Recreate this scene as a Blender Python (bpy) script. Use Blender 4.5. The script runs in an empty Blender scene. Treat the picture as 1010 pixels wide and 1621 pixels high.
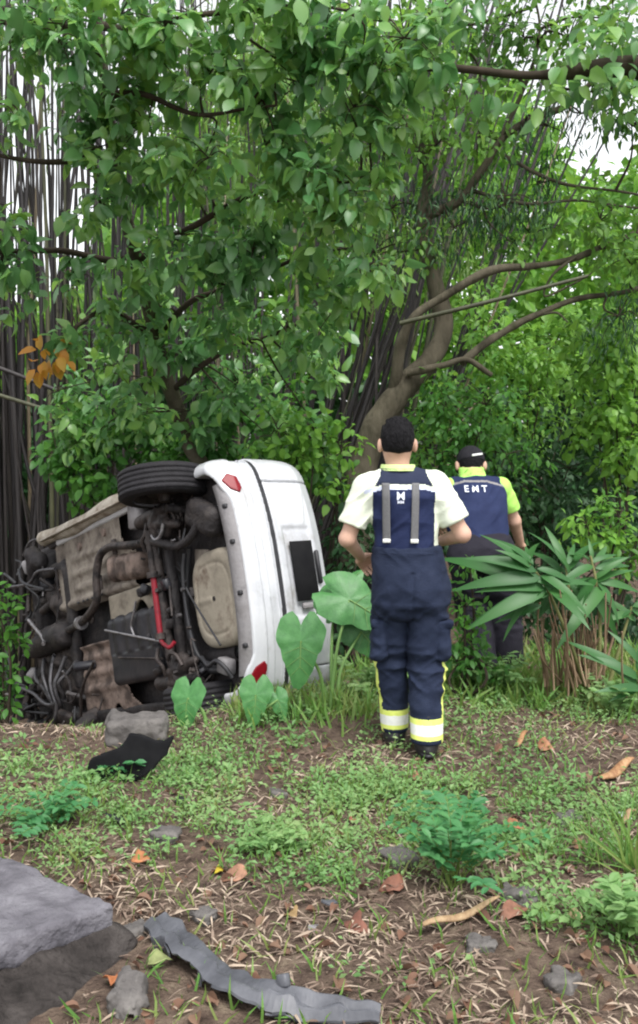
import bpy, math
import numpy as np
from mathutils import Matrix

# ------------------------------------------------------------------ camera, sky, sun, exposure
SC = bpy.context.scene
COL = SC.collection
CAM_Z, PITCH, FPX = 1.6, math.radians(4.06), 1556.0
cam_d = bpy.data.cameras.new("camera")
cam = bpy.data.objects.new("camera", cam_d)
COL.objects.link(cam)
cam.location = (0, 0, CAM_Z)
cam.rotation_euler = (math.pi / 2 - PITCH, 0, 0)
cam_d.sensor_fit = 'VERTICAL'
cam_d.angle_y = 2 * math.atan(810.5 / FPX)
cam_d.clip_start = 0.05
cam_d.clip_end = 2000
SC.camera = cam

SUN_EL, SUN_AZ = math.radians(62), math.radians(158)      # overcast light from behind the camera
world = bpy.data.worlds.new("World")
SC.world = world
world.use_nodes = True
wn, wl = world.node_tree.nodes, world.node_tree.links
wn.clear()
w_out = wn.new('ShaderNodeOutputWorld')
w_bg = wn.new('ShaderNodeBackground')
w_sky = wn.new('ShaderNodeTexSky')
w_sky.sky_type = 'NISHITA'
w_sky.sun_disc = False
w_sky.sun_elevation = SUN_EL
w_sky.sun_rotation = SUN_AZ
w_sky.dust_density = 2
w_sky.air_density = 1.0
w_hs = wn.new('ShaderNodeHueSaturation')                   # an even white cloud cover: hardly any blue left
w_hs.inputs['Saturation'].default_value = 0.12
w_bg.inputs['Strength'].default_value = 0.15
wl.new(w_sky.outputs[0], w_hs.inputs['Color'])
wl.new(w_hs.outputs[0], w_bg.inputs['Color'])
wl.new(w_bg.outputs[0], w_out.inputs['Surface'])

sun_d = bpy.data.lights.new("sun", 'SUN')
sun_d.energy = 1.5
sun_d.angle = math.radians(28)
sun_d.color = (1.0, 0.97, 0.93)
sun = bpy.data.objects.new("sun", sun_d)
COL.objects.link(sun)
sun.rotation_euler = (math.pi / 2 - SUN_EL, 0, math.pi - SUN_AZ)
sun.location = (0, 0, 30)

SC.view_settings.view_transform = 'Standard'
SC.view_settings.look = 'None'
SC.view_settings.exposure = 1.2
SC.view_settings.gamma = 1
SC.render.engine = 'CYCLES'
SC.cycles.max_bounces = 6
SC.cycles.diffuse_bounces = 4
SC.cycles.glossy_bounces = 2
SC.cycles.transmission_bounces = 3
SC.cycles.use_denoising = True
SC.cycles.filter_width = 2.1

# ------------------------------------------------------------------ helpers
RNG = np.random.default_rng(11)
def A(*v): return np.array(v, float)
def nrm(v):
    v = np.asarray(v, float)
    return v / np.maximum(np.linalg.norm(v, axis=-1, keepdims=True), 1e-9)
def at(px, py, Y):
    """a point of the photograph (1010 x 1621) at the distance Y in front of the camera"""
    d = A((px - 505) / FPX, math.cos(PITCH) + (810.5 - py) / FPX * math.sin(PITCH),
          -math.sin(PITCH) + (810.5 - py) / FPX * math.cos(PITCH))
    return A(0, 0, CAM_Z) + d * (Y / d[1])
def sstep(a, b, x):
    t = np.clip((x - a) / (b - a), 0, 1)
    return t * t * (3 - 2 * t)

_P = np.random.default_rng(5).random((64, 64, 64))
def vnoise(P, s=1.0, seed=0):
    """smooth value noise, 0..1"""
    Q = np.asarray(P, float) * s + seed * 7.31
    i = np.floor(Q).astype(int); f = Q - i; f = f * f * (3 - 2 * f)
    r = 0
    for a in (0, 1):
        for b in (0, 1):
            for c in (0, 1):
                w = (f[..., 0] if a else 1 - f[..., 0]) * (f[..., 1] if b else 1 - f[..., 1]) * (f[..., 2] if c else 1 - f[..., 2])
                r = r + w * _P[(i[..., 0] + a) % 64, (i[..., 1] + b) % 64, (i[..., 2] + c) % 64]
    return r

def mesh(name, V, F, mats, smooth=True, fmat=None):
    """V (n,3); F one array (m,k) or a list of such arrays"""
    V = np.ascontiguousarray(V, dtype=np.float32)
    Fs = [np.asarray(f, dtype=np.int32) for f in (F if isinstance(F, list) else [F])]
    Fs = [f for f in Fs if len(f)]
    me = bpy.data.meshes.new(name)
    me.vertices.add(len(V)); me.vertices.foreach_set("co", V.ravel())
    loops = np.concatenate([f.ravel() for f in Fs])
    tot = np.concatenate([np.full(len(f), f.shape[1], np.int32) for f in Fs])
    st = np.concatenate([[0], np.cumsum(tot)[:-1]]).astype(np.int32)
    me.loops.add(len(loops)); me.loops.foreach_set("vertex_index", loops)
    me.polygons.add(len(tot)); me.polygons.foreach_set("loop_start", st); me.polygons.foreach_set("loop_total", tot)
    for m in (mats if isinstance(mats, (list, tuple)) else [mats]): me.materials.append(m)
    if fmat is not None: me.polygons.foreach_set("material_index", np.asarray(fmat, np.int32))
    me.polygons.foreach_set("use_smooth", np.full(len(tot), smooth, bool))
    me.update(calc_edges=True); me.validate()
    return me
def obj(name, me, parent=None, loc=None, rot=None, scale=None):
    o = bpy.data.objects.new(name, me); COL.objects.link(o)
    if parent is not None: o.parent = parent
    if loc is not None: o.location = loc
    if rot is not None: o.rotation_euler = rot
    if scale is not None: o.scale = (scale,) * 3 if np.isscalar(scale) else scale
    return o
def tag(o, label=None, cat=None, group=None, kind=None):
    if label: o["label"] = label
    if cat: o["category"] = cat
    if group: o["group"] = group
    if kind: o["kind"] = kind
    return o
def thing(name, label, cat, loc=(0, 0, 0), group=None, rz=0):
    return tag(obj(name, None, loc=loc, rot=(0, 0, rz)), label, cat, group)

class MB:
    """collects geometry for one mesh"""
    def __init__(s): s.V = []; s.F3 = []; s.F4 = []; s.n = 0
    def add(s, V, F):
        V = np.asarray(V, float); F = np.asarray(F, int)
        (s.F3 if F.shape[1] == 3 else s.F4).append(F + s.n); s.V.append(V); s.n += len(V); return s
    def tube(s, P, R, seg=8, cap=True):
        P = np.asarray(P, float); R = np.broadcast_to(np.asarray(R, float), (len(P),))
        T = nrm(np.gradient(P, axis=0))
        u = nrm(np.cross(T[0], A(0.3, 0.2, 1) if abs(T[0][2]) < .9 else A(1, 0, 0)))
        an = np.arange(seg) * 2 * np.pi / seg; V = []
        for i in range(len(P)):
            u = nrm(u - T[i] * (u @ T[i])); v = np.cross(T[i], u)
            V.append(P[i] + R[i] * (np.cos(an)[:, None] * u + np.sin(an)[:, None] * v))
        V = np.concatenate(V); k = np.arange(len(P) - 1)[:, None] * seg; j = np.arange(seg)[None]; j2 = (j + 1) % seg
        F = np.stack([k + j, k + j2, k + seg + j2, k + seg + j], -1).reshape(-1, 4)
        s.add(V, F)
        if cap:
            for e, o in ((0, 1), (len(P) - 1, -1)):
                c = V[e * seg:(e + 1) * seg]
                s.add(np.vstack([c, P[e]]), np.array([[(a + 1) % seg, a, seg][::o] for a in range(seg)]))
        return s
    def box(s, c, d, rot=None, bev=.15):
        """a box with chamfered edges, size d, at c"""
        d = np.asarray(d, float) / 2; b = min(d) * 2 * bev
        V = []; idx = {}
        for sx in (-1, 1):
            for sy in (-1, 1):
                for sz in (-1, 1):
                    for ax in range(3):
                        p = A(sx, sy, sz) * (d - b); p[ax] = (sx, sy, sz)[ax] * d[ax]
                        idx[(sx, sy, sz, ax)] = len(V); V.append(p)
        V = np.array(V); F3 = []; F4 = []
        for sx in (-1, 1):
            for sy in (-1, 1):
                for sz in (-1, 1): F3.append([idx[(sx, sy, sz, a)] for a in range(3)])
        for ax in range(3):
            a, b2 = [(1, 2), (0, 2), (0, 1)][ax]
            for sg in (-1, 1):
                q = []
                for (p, r) in ((-1, -1), (1, -1), (1, 1), (-1, 1)):
                    k = [0, 0, 0]; k[ax] = sg; k[a] = p; k[b2] = r; q.append(idx[(*k, ax)])
                F4.append(q)
            for p in (-1, 1):
                for r in (-1, 1):
                    k1 = [0, 0, 0]; k1[a] = p; k1[b2] = r; k2 = list(k1); k1[ax] = -1; k2[ax] = 1
                    F4.append([idx[(*k1, a)], idx[(*k2, a)], idx[(*k2, b2)], idx[(*k1, b2)]])
        def fix(fs):
            out = []
            for q in fs:
                pp = V[q]; n = np.cross(pp[1] - pp[0], pp[2] - pp[0])
                out.append(q if n @ pp.mean(0) > 0 else q[::-1])
            return np.array(out)
        W = V if rot is None else V @ np.asarray(rot).T
        W = W + np.asarray(c); n0 = s.n
        s.V.append(W); s.F3.append(fix(F3) + n0); s.F4.append(fix(F4) + n0); s.n += len(W)
        return s
    def mesh(s, name, mats, smooth=True):
        F = [np.concatenate(f) for f in (s.F3, s.F4) if f]
        return mesh(name, np.concatenate(s.V), F, mats, smooth)
    def build(s, name, mats, parent=None, smooth=True): return obj(name, s.mesh(name, mats, smooth), parent)

def rotm(rx=0, ry=0, rz=0):
    from mathutils import Euler
    return np.array(Euler((rx, ry, rz)).to_matrix())
def spline(P, n=8):
    """Catmull-Rom through P"""
    P = np.asarray(P, float)
    if len(P) < 3: return np.linspace(P[0], P[-1], n + 1)
    Q = np.vstack([2 * P[0] - P[1], P, 2 * P[-1] - P[-2]]); out = []
    for i in range(1, len(Q) - 2):
        t = np.linspace(0, 1, n, endpoint=False)[:, None]
        a, b, c, d = Q[i - 1], Q[i], Q[i + 1], Q[i + 2]
        out.append(.5 * (2 * b + (c - a) * t + (2 * a - 5 * b + 4 * c - d) * t ** 2 + (3 * b - a - 3 * c + d) * t ** 3))
    return np.vstack(out + [P[-1:]])

# ---- signed distance shapes and their mesher (bodies, clothes, car panels)
def smin(a, b, k):
    h = np.clip(.5 + .5 * (b - a) / k, 0, 1); return b * (1 - h) + a * h - k * h * (1 - h)
def smax(a, b, k): return -smin(-a, -b, k)
def s_cap(P, a, b, ra, rb=None):
    rb = ra if rb is None else rb; a = A(*a); b = A(*b); ab = b - a
    t = np.clip((P - a) @ ab / (ab @ ab), 0, 1)
    return np.linalg.norm(P - a - t[:, None] * ab, axis=1) - (ra + (rb - ra) * t)
def s_ell(P, c, r, rot=None):
    Q = P - A(*c); r = A(*r)
    if rot is not None: Q = Q @ rot
    k0 = np.linalg.norm(Q / r, axis=1); k1 = np.linalg.norm(Q / r ** 2, axis=1)
    return k0 * (k0 - 1) / np.maximum(k1, 1e-6)
def s_box(P, c, d, r=0., rot=None):
    Q = P - A(*c)
    if rot is not None: Q = Q @ rot
    q = np.abs(Q) - (A(*d) / 2 - r)
    return np.linalg.norm(np.maximum(q, 0), axis=1) + np.minimum(q.max(1), 0) - r
def s_loft(P, zs, cx, cy, ra, rb):
    """stack of ellipses along z"""
    z = np.clip(P[:, 2], zs[0], zs[-1]); I = lambda v: np.interp(z, zs, v)
    a, b = I(ra), I(rb); x = P[:, 0] - I(cx); y = P[:, 1] - I(cy)
    d = (np.sqrt((x / a) ** 2 + (y / b) ** 2) - 1) * np.minimum(a, b)
    return smax(d, np.abs(P[:, 2] - (zs[0] + zs[-1]) / 2) - (zs[-1] - zs[0]) / 2, .02)
def s_poly(X, Z, pts):
    """signed distance to a closed 2-D polygon"""
    p = np.asarray(pts, float); n = len(p); d = np.full(X.shape, 1e9); s = np.ones(X.shape)
    for i in range(n):
        a, b = p[i], p[i - 1]; e = b - a; wx, wz = X - a[0], Z - a[1]
        t = np.clip((wx * e[0] + wz * e[1]) / (e @ e), 0, 1)
        d = np.minimum(d, (wx - e[0] * t) ** 2 + (wz - e[1] * t) ** 2)
        c1, c2, c3 = Z >= a[1], Z < b[1], e[0] * wz > e[1] * wx
        s = np.where((c1 & c2 & c3) | (~c1 & ~c2 & ~c3), -s, s)
    return s * np.sqrt(d)
def sdf_mesh(f, lo, hi, h, newton=3):
    k = 4; lo = A(*lo); n = (np.ceil((A(*hi) - lo) / (h * k)).astype(int) + 1)
    g = np.stack(np.meshgrid(*[np.arange(m) for m in n], indexing='ij'), -1)
    C = lo + (g * k + (k - 1) / 2) * h
    fc = f(C.reshape(-1, 3)).reshape(n)
    V = np.repeat(np.repeat(np.repeat(fc, k, 0), k, 1), k, 2)
    bl = g[np.abs(fc) < k * h * 1.6 + h]
    sub = np.stack(np.meshgrid(*[np.arange(k)] * 3, indexing='ij'), -1).reshape(-1, 3)
    I = (bl[:, None] * k + sub).reshape(-1, 3)
    V[I[:, 0], I[:, 1], I[:, 2]] = f(lo + I * h)
    ins = V < 0; N = np.array(V.shape)
    cnt = sum(ins[a:N[0] - 1 + a, b:N[1] - 1 + b, c:N[2] - 1 + c].astype(np.int8) for a in (0, 1) for b in (0, 1) for c in (0, 1))
    cell = np.argwhere((cnt > 0) & (cnt < 8))
    ids = np.full(N - 1, -1, np.int64); ids[tuple(cell.T)] = np.arange(len(cell))
    acc = np.zeros((len(cell), 3)); w = np.zeros(len(cell))
    for ax in range(3):
        for a in (0, 1):
            for b in (0, 1):
                o = np.zeros(3, int); o[[i for i in range(3) if i != ax]] = (a, b); o2 = o.copy(); o2[ax] = 1
                v0 = V[tuple((cell + o).T)]; v1 = V[tuple((cell + o2).T)]; m = (v0 < 0) != (v1 < 0)
                t = np.where(m, v0 / np.where(m, v0 - v1, 1), 0)
                acc += np.where(m[:, None], o + t[:, None] * (o2 - o), 0); w += m
    X = lo + (cell + acc / w[:, None]) * h
    Fq = []
    for ax in range(3):
        a, b = [(1, 2), (2, 0), (0, 1)][ax]
        s0 = [slice(1, m - 1) for m in N]; s1 = list(s0); s0[ax] = slice(0, N[ax] - 1); s1[ax] = slice(1, N[ax])
        i0, i1 = ins[tuple(s0)], ins[tuple(s1)]
        E = np.argwhere(i0 != i1); st = i0[tuple(E.T)]
        E = E + np.array([s.start for s in s0]); ea = np.eye(3, dtype=int)[a]; eb = np.eye(3, dtype=int)[b]
        q = np.stack([ids[tuple((E - ea - eb).T)], ids[tuple((E - eb).T)], ids[tuple(E.T)], ids[tuple((E - ea).T)]], 1)
        q[~st] = q[~st][:, ::-1]; Fq.append(q)
    Fq = np.concatenate(Fq); Fq = Fq[(Fq >= 0).all(1)]
    for _ in range(newton):
        e = h * .25; v = f(X); G = np.stack([f(X + np.eye(3)[i] * e) - v for i in range(3)], 1) / e
        X = X - np.clip(.8 * v / np.maximum((G ** 2).sum(1), .05), -h, h)[:, None] * G
    return X, Fq
def sdf_grad(f, X, e=.003):
    v = f(X); return nrm(np.stack([f(X + np.eye(3)[i] * e) - v for i in range(3)], 1))

# ---- leaf masses
def leaf_shape(n=4, width=.5, fold=.12, droop=.25, tip=1.0):
    """a folded, drooping leaf along +y, length 1, normal +z: base, n ribs of three, tip"""
    t = np.linspace(0, 1, n + 2); V = [[0, 0, 0]]; F = []
    for i in range(1, n + 1):
        w = width * .5 * math.sin(math.pi * t[i] ** tip) ** .8; z = -droop * t[i] ** 2
        V += [[-w, t[i], z + fold * w * 2], [0, t[i], z], [w, t[i], z + fold * w * 2]]
    V.append([0, 1, -droop]); F3 = [[0, 2, 1], [0, 3, 2]]; F4 = []
    for i in range(n - 1):
        a = 1 + 3 * i; F4 += [[a, a + 1, a + 4, a + 3], [a + 1, a + 2, a + 5, a + 4]]
    a = 1 + 3 * (n - 1); L = len(V) - 1; F3 += [[a, a + 1, L], [a + 1, a + 2, L]]
    return np.array(V, float), np.array(F3), np.array(F4).reshape(-1, 4)
LEAF_BROAD = leaf_shape(3, .62, .16, .28, .8)
LEAF_OVAL = leaf_shape(2, .5, .15, .2)
LEAF_LONG = leaf_shape(2, .16, .12, .35, .7)
LEAF_SMALL = (np.array([[0, 0, 0], [-.27, .5, .06], [.27, .5, .06], [0, 1, -.12]], float), np.array([[0, 3, 1], [0, 2, 3]]), np.zeros((0, 4), int))
BLADE = (np.array([[-.05, 0, 0], [.05, 0, 0], [.04, .55, -.06], [-.04, .55, -.06], [0, 1, -.35]], float), np.array([[3, 2, 4]]), np.array([[0, 1, 2, 3]]))
def frames(axis, up):
    y = nrm(axis); x = nrm(np.cross(y, up)); z = np.cross(x, y)
    return np.stack([x, y, z], 1)          # rows
def scatter(P, axis, up, size, shape):
    V0, F3, F4 = shape; n, k = len(P), len(V0)
    V = (np.einsum('ki,nij->nkj', V0, frames(axis, up)) * np.asarray(size)[:, None, None] + P[:, None]).reshape(-1, 3)
    off = (np.arange(n) * k)[:, None, None]
    return V, [(F3[None] + off).reshape(-1, 3), (F4[None] + off).reshape(-1, 4)]
def rdir(n, rng=RNG): return nrm(rng.normal(size=(n, 3)))

# ------------------------------------------------------------------ materials
def new_mat(name):
    m = bpy.data.materials.new(name); m.use_nodes = True
    nt = m.node_tree; return m, nt.nodes, nt.links, nt.nodes['Principled BSDF']
def ramp(nd, cols, interp='LINEAR'):
    r = nd.new('ShaderNodeValToRGB'); r.color_ramp.interpolation = interp
    e = r.color_ramp.elements
    while len(e) < len(cols): e.new(.5)
    for i, c in enumerate(cols):
        pos, cc = c if isinstance(c[0], (int, float)) and len(c) == 2 else (i / max(1, len(cols) - 1), c)
        e[i].position = pos; e[i].color = (*cc, 1)
    return r
def mat(name, cols, scale=6, rough=.7, bump=0., bscale=40, metal=0., spec=.4, detail=6, stretch=None, coat=0):
    m, nd, lk, b = new_mat(name)
    tc = nd.new('ShaderNodeTexCoord'); src = tc.outputs['Object']
    if stretch:
        mp = nd.new('ShaderNodeMapping'); mp.inputs['Scale'].default_value = stretch
        lk.new(src, mp.inputs[0]); src = mp.outputs[0]
    n = nd.new('ShaderNodeTexNoise'); n.inputs['Scale'].default_value = scale; n.inputs['Detail'].default_value = detail
    n.inputs['Roughness'].default_value = .65
    lk.new(src, n.inputs['Vector'])
    r = ramp(nd, [(.3 + .4 * i / max(1, len(cols) - 1), c) for i, c in enumerate(cols)])
    lk.new(n.outputs['Fac'], r.inputs[0]); lk.new(r.outputs[0], b.inputs['Base Color'])
    b.inputs['Roughness'].default_value = rough; b.inputs['Metallic'].default_value = metal
    b.inputs['Specular IOR Level'].default_value = spec; b.inputs['Coat Weight'].default_value = coat
    if bump:
        n2 = nd.new('ShaderNodeTexNoise'); n2.inputs['Scale'].default_value = bscale; n2.inputs['Detail'].default_value = 5
        lk.new(src, n2.inputs['Vector'])
        bp = nd.new('ShaderNodeBump'); bp.inputs['Strength'].default_value = bump; bp.inputs['Distance'].default_value = .02
        lk.new(n2.outputs['Fac'], bp.inputs['Height']); lk.new(bp.outputs[0], b.inputs['Normal'])
    return m
def leaf_mat(name, cols, rough=.45, trans=.35, spec=.4, obj_rand=False):
    """each leaf its own tint"""
    m, nd, lk, b = new_mat(name)
    if obj_rand: s = nd.new('ShaderNodeObjectInfo').outputs['Random']
    else: s = nd.new('ShaderNodeNewGeometry').outputs['Random Per Island']
    geo = nd.new('ShaderNodeNewGeometry'); nz = nd.new('ShaderNodeTexNoise'); nz.inputs['Scale'].default_value = 1.6      # tint drifts from clump to clump, imitating lit and dim foliage
    lk.new(geo.outputs['Position'], nz.inputs['Vector'])
    mr = nd.new('ShaderNodeMapRange'); mr.inputs[1].default_value = .32; mr.inputs[2].default_value = .68; lk.new(nz.outputs['Fac'], mr.inputs[0])
    mf = nd.new('ShaderNodeMix'); mf.inputs[0].default_value = .5; lk.new(s, mf.inputs[2]); lk.new(mr.outputs[0], mf.inputs[3])
    r = ramp(nd, cols); lk.new(mf.outputs[0], r.inputs[0])
    lk.new(r.outputs[0], b.inputs['Base Color'])
    b.inputs['Roughness'].default_value = rough; b.inputs['Specular IOR Level'].default_value = spec
    t = nd.new('ShaderNodeBsdfTranslucent')
    hs = nd.new('ShaderNodeHueSaturation'); hs.inputs['Hue'].default_value = .485; hs.inputs['Value'].default_value = 1.5
    lk.new(r.outputs[0], hs.inputs['Color']); lk.new(hs.outputs[0], t.inputs['Color'])
    mx = nd.new('ShaderNodeMixShader'); mx.inputs[0].default_value = trans
    lk.new(b.outputs[0], mx.inputs[1]); lk.new(t.outputs[0], mx.inputs[2])
    lk.new(mx.outputs[0], nd['Material Output'].inputs['Surface'])
    return m
# ------------------------------------------------------------------ the ground
def H(x, y):
    """terrain: level by the road, falling into a ditch behind the car"""
    x = np.asarray(x, float); y = np.asarray(y, float)
    s = (x + .55) * -.62 + (y - 5.75) * .78
    k = 1 - sstep(-.2, 1.1, x)
    h = -.29 * np.maximum(0, s) * k - .03 * np.maximum(0, y - 7) * (1 - k)
    h = np.maximum(h, -1.35 - .02 * np.maximum(0, y - 9)) if True else h
    h = np.where(y > 60, h * np.exp(-(y - 60) / 60), h)
    h = h - .10 * np.exp(-((x + .2) ** 2 + (y - 3.4) ** 2) / .5) * 0
    h = h + .16 * np.exp(-((x + 1.95) ** 2 / .35 + (y - 5.5) ** 2 / .22))          # heap of soil left of the wreck
    Q = np.stack([x, y, x * 0], -1)
    fade = 1 / (1 + (np.hypot(x, y) / 25) ** 2)
    return h + ((vnoise(Q, 1.1, 1) - .5) * .10 + (vnoise(Q, 4.2, 2) - .5) * .045 + (vnoise(Q, 13, 3) - .5) * .02) * fade
def gpt(px, py):
    """where the sight line through a point of the photograph meets the ground"""
    a = at(px, py, 1.0) - A(0, 0, CAM_Z); lo, hi = .5, 40.
    for _ in range(50):
        m = (lo + hi) / 2; q = A(0, 0, CAM_Z) + a * m
        if q[2] > float(H(q[0], q[1])): lo = m
        else: hi = m
    return A(0, 0, CAM_Z) + a * lo
def axis_pts(lo, hi, step, far):
    a = np.arange(lo, hi + 1e-6, step); out = [hi]; d = step
    while out[-1] < far: d *= 1.35; out.append(out[-1] + d)
    neg = [lo]; d = step
    while neg[-1] > -far: d *= 1.35; neg.append(neg[-1] - d)
    return np.concatenate([neg[1:][::-1], a, out[1:]])
gx, gy = axis_pts(-3.2, 3.2, .04, 600), axis_pts(1.6, 8.6, .04, 600)
GX, GY = np.meshgrid(gx, gy, indexing='ij')
V = np.stack([GX, GY, H(GX, GY)], -1).reshape(-1, 3)
ii = (np.arange(len(gx) - 1)[:, None] * len(gy) + np.arange(len(gy) - 1)[None]).ravel()
F = np.stack([ii, ii + len(gy), ii + len(gy) + 1, ii + 1], 1)
M_SOIL = mat("soil_litter", [(.04, .028, .023), (.082, .058, .046), (.125, .092, .07), (.19, .15, .11)], scale=13, rough=.95, bump=1.0, bscale=70, detail=9, spec=.1)
tag(obj("ground", mesh("ground", V, F, M_SOIL)), kind="structure")
# ------------------------------------------------------------------ the overturned car
M_WHITE = mat("car_white_paint", [(.30, .29, .28), (.45, .46, .485), (.51, .52, .54), (.48, .49, .515), (.36, .35, .34)], scale=2.6, rough=.3, spec=.5, coat=.4)
M_RUBBER = mat("tyre_rubber", [(.013, .012, .014), (.024, .023, .026)], scale=14, rough=.75, bump=.3, bscale=90, spec=.25)
M_TRIM = mat("black_trim", [(.012, .012, .014), (.03, .03, .034)], scale=10, rough=.5)
M_PLATE = mat("plate_black", [(.006, .006, .007), (.012, .012, .013)], scale=8, rough=.8, spec=.1)
M_RED = mat("red_lens", [(.15, .003, .008), (.20, .005, .012)], scale=20, rough=.3, spec=.25)
M_REDBAR = mat("red_bar", [(.09, .009, .014), (.24, .008, .02), (.06, .011, .014)], scale=9, rough=.5)
M_FLOOR = mat("dusty_floor_steel", [(.03, .024, .021), (.13, .108, .09), (.24, .21, .175), (.07, .048, .038)], scale=4.5, rough=.85, bump=.25, bscale=30, detail=9)
M_TAN = mat("tan_pan", [(.12, .10, .078), (.24, .21, .165), (.30, .265, .21), (.13, .095, .07)], scale=4, rough=.75, bump=.15, bscale=25, detail=9)
M_SHIELD = mat("rusty_heat_shield", [(.022, .016, .014), (.085, .062, .052), (.24, .18, .15), (.045, .028, .022)], scale=5, rough=.7, bump=.3, bscale=22, metal=.15, detail=9)
M_UNDER = mat("dark_underseal", [(.008, .007, .008), (.020, .017, .018), (.05, .042, .038)], scale=7, rough=.7, bump=.5, bscale=35, detail=9)
M_IRON = mat("oily_iron", [(.009, .008, .009), (.026, .022, .022), (.062, .050, .046), (.022, .016, .016)], scale=9, rough=.6, bump=.4, bscale=40, metal=.3, detail=9)
M_ALU = mat("dull_aluminium", [(.10, .095, .10), (.30, .29, .30), (.18, .165, .16)], scale=12, rough=.4, metal=.7, bump=.2, bscale=50)
M_ALU2 = mat("sooty_aluminium", [(.02, .02, .022), (.12, .116, .124), (.045, .042, .043)], scale=14, rough=.45, metal=.6, bump=.2, bscale=50)
M_TANK = mat("black_tank", [(.010, .010, .013), (.02, .02, .025), (.035, .032, .034)], scale=6, rough=.45, bump=.15, bscale=20)
M_VAL = mat("grey_valance", [(.11, .105, .11), (.22, .21, .215), (.16, .15, .15)], scale=6, rough=.6, bump=.2)
M_SILL = mat("dirty_white_sill", [(.12, .09, .065), (.26, .225, .18), (.42, .385, .33), (.16, .11, .075)], scale=5, rough=.7, bump=.25, bscale=25, detail=9)
M_GLASS = mat("tinted_glass", [(.01, .013, .015), (.016, .02, .022)], scale=2, rough=.06, spec=.6)

car = thing("overturned_car", "white car lying on its side with its dirty underside and rear bumper showing", "car")
th, ro, pi_ = math.radians(51.63), math.radians(-1.0), math.radians(15.6)
u = A(-math.cos(th), math.sin(th), 0); v = A(math.sin(th), math.cos(th), 0); w = A(0, 0, 1)
u2 = u * math.cos(pi_) - w * math.sin(pi_); w2 = w * math.cos(pi_) + u * math.sin(pi_)
w3 = w2 * math.cos(ro) - v * math.sin(ro); v3 = v * math.cos(ro) + w2 * math.sin(ro)
CARM = np.eye(4); CARM[:3, 0] = u2; CARM[:3, 1] = w3; CARM[:3, 2] = v3; CARM[:3, 3] = (-.58, 5.834, .798)
car.matrix_world = Matrix(CARM.tolist())
# car axes: x towards the bonnet (0 at the tail), y to the car's left side (now up), z to the roof
PROF = [(.10, .10), (.03, .15), (.0, .24), (-.01, .36), (.0, .44), (.02, .52), (.03, .66), (.055, .78), (.11, .87), (.22, .94), (.40, 1.08), (.72, 1.31),
        (.98, 1.37), (1.6, 1.40), (2.05, 1.34), (2.72, .93), (3.3, .84), (3.34, .6), (3.3, .2), (3.1, .12), (1.6, .12)]
WHX, FWX = .69, 3.16
def car_d(P):
    x, y, z = P[:, 0], P[:, 1], P[:, 2]; ay = np.abs(y)
    xs = x - .15 * (ay / .8) ** 2.6 * (1 - sstep(.1, 1.1, x))
    xs = xs + (vnoise(P, 6, 3) - .5) * .12 * sstep(2.7, 3.1, x)                # crumpled nose
    d = s_poly(xs, z, PROF)
    hw = .835 - .34 * np.maximum(0, z - .84) - .02 * ((z - .5) / .4) ** 2 - .045 * (1 - sstep(0, .9, x))
    d = smax(d, ay - hw, .13)
    rear = 1 - sstep(.3, .6, x)
    d = d + rear * (.014 * sstep(.275, .285, z) * (1 - sstep(.40, .41, z)) + .016 * sstep(.335, .345, z) * (1 - sstep(.40, .41, z)))
    d = d + .012 * rear * sstep(.50, .53, z) * (1 - sstep(.735, .76, z)) * (1 - sstep(.27, .31, ay))    # plate recess
    d = d - .006 * np.exp(-((z - .70 - .25 * (ay - .3)) / .012) ** 2) * rear * sstep(.30, .33, ay) * (1 - sstep(.5, .6, ay))
    d = np.maximum(d, -np.maximum(np.hypot(x - WHX, z - .10) - .335, .47 - ay))
    d = np.maximum(d, -np.maximum(np.hypot(x - FWX, z - .10) - .36, .45 - ay))
    return d
def car_hollow(P):
    x, z = P[:, 0], P[:, 2]
    return smax(car_d(P), -smax(smax(car_d0(P) + .06, z - .31, .02), x - 3.2, .02), .022)
def car_d0(P):
    x, y, z = P[:, 0], P[:, 1], P[:, 2]; ay = np.abs(y)
    xs = x - .15 * (ay / .8) ** 2.6 * (1 - sstep(.1, 1.1, x))
    d = s_poly(xs, np.maximum(z, .26), PROF)
    return smax(d, ay - .75, .13)
def carpart(name, f, lo, hi, h, m, parent=car):
    X, Fq = sdf_mesh(f, lo, hi, h); return obj(name, mesh(name, X, Fq, m), parent)
GAP = .41
carpart("rear_bumper", lambda P: smax(np.maximum(np.maximum(car_hollow(P), P[:, 2] - GAP), P[:, 0] - .50), .185 - .075 * sstep(.46, .66, np.abs(P[:, 1])) - P[:, 2], .018), (-.1, -.9, .02), (.6, .9, .5), .009, M_WHITE)
carpart("gap_trim", lambda P: np.maximum(np.maximum(car_d(P) + .010, np.abs(P[:, 2] - GAP - .018) - .021), P[:, 0] - .42), (-.1, -.9, .36), (.5, .9, .48), .008, M_TRIM)
def tail_reg(P, e=0.): return np.max([np.abs(P[:, 1]) - .60 - e, GAP + .036 - P[:, 2] - e, P[:, 0] - .36 - e, P[:, 2] - .97 - e], 0)
tail = carpart("tailgate", lambda P: np.maximum(car_d(P), tail_reg(P)), (-.1, -.7, .4), (.5, .7, 1.05), .009, M_WHITE)
def bump_reg(P): return np.maximum(P[:, 2] - GAP - .036, P[:, 0] - .507)
def rearwin(P, e=0.): return np.max([np.abs(P[:, 1]) - .52 - e, .985 - P[:, 2] - e, P[:, 2] - 1.28 - e, P[:, 0] - .9], 0)
def sidewin(P, e=0.):
    return np.max([.55 - np.abs(P[:, 1]), s_poly(P[:, 0], P[:, 2], [(.62, .92), (.85, 1.27), (1.5, 1.32), (2.0, 1.27), (2.45, .95), (1.4, .9)]) - e], 0)
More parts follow.
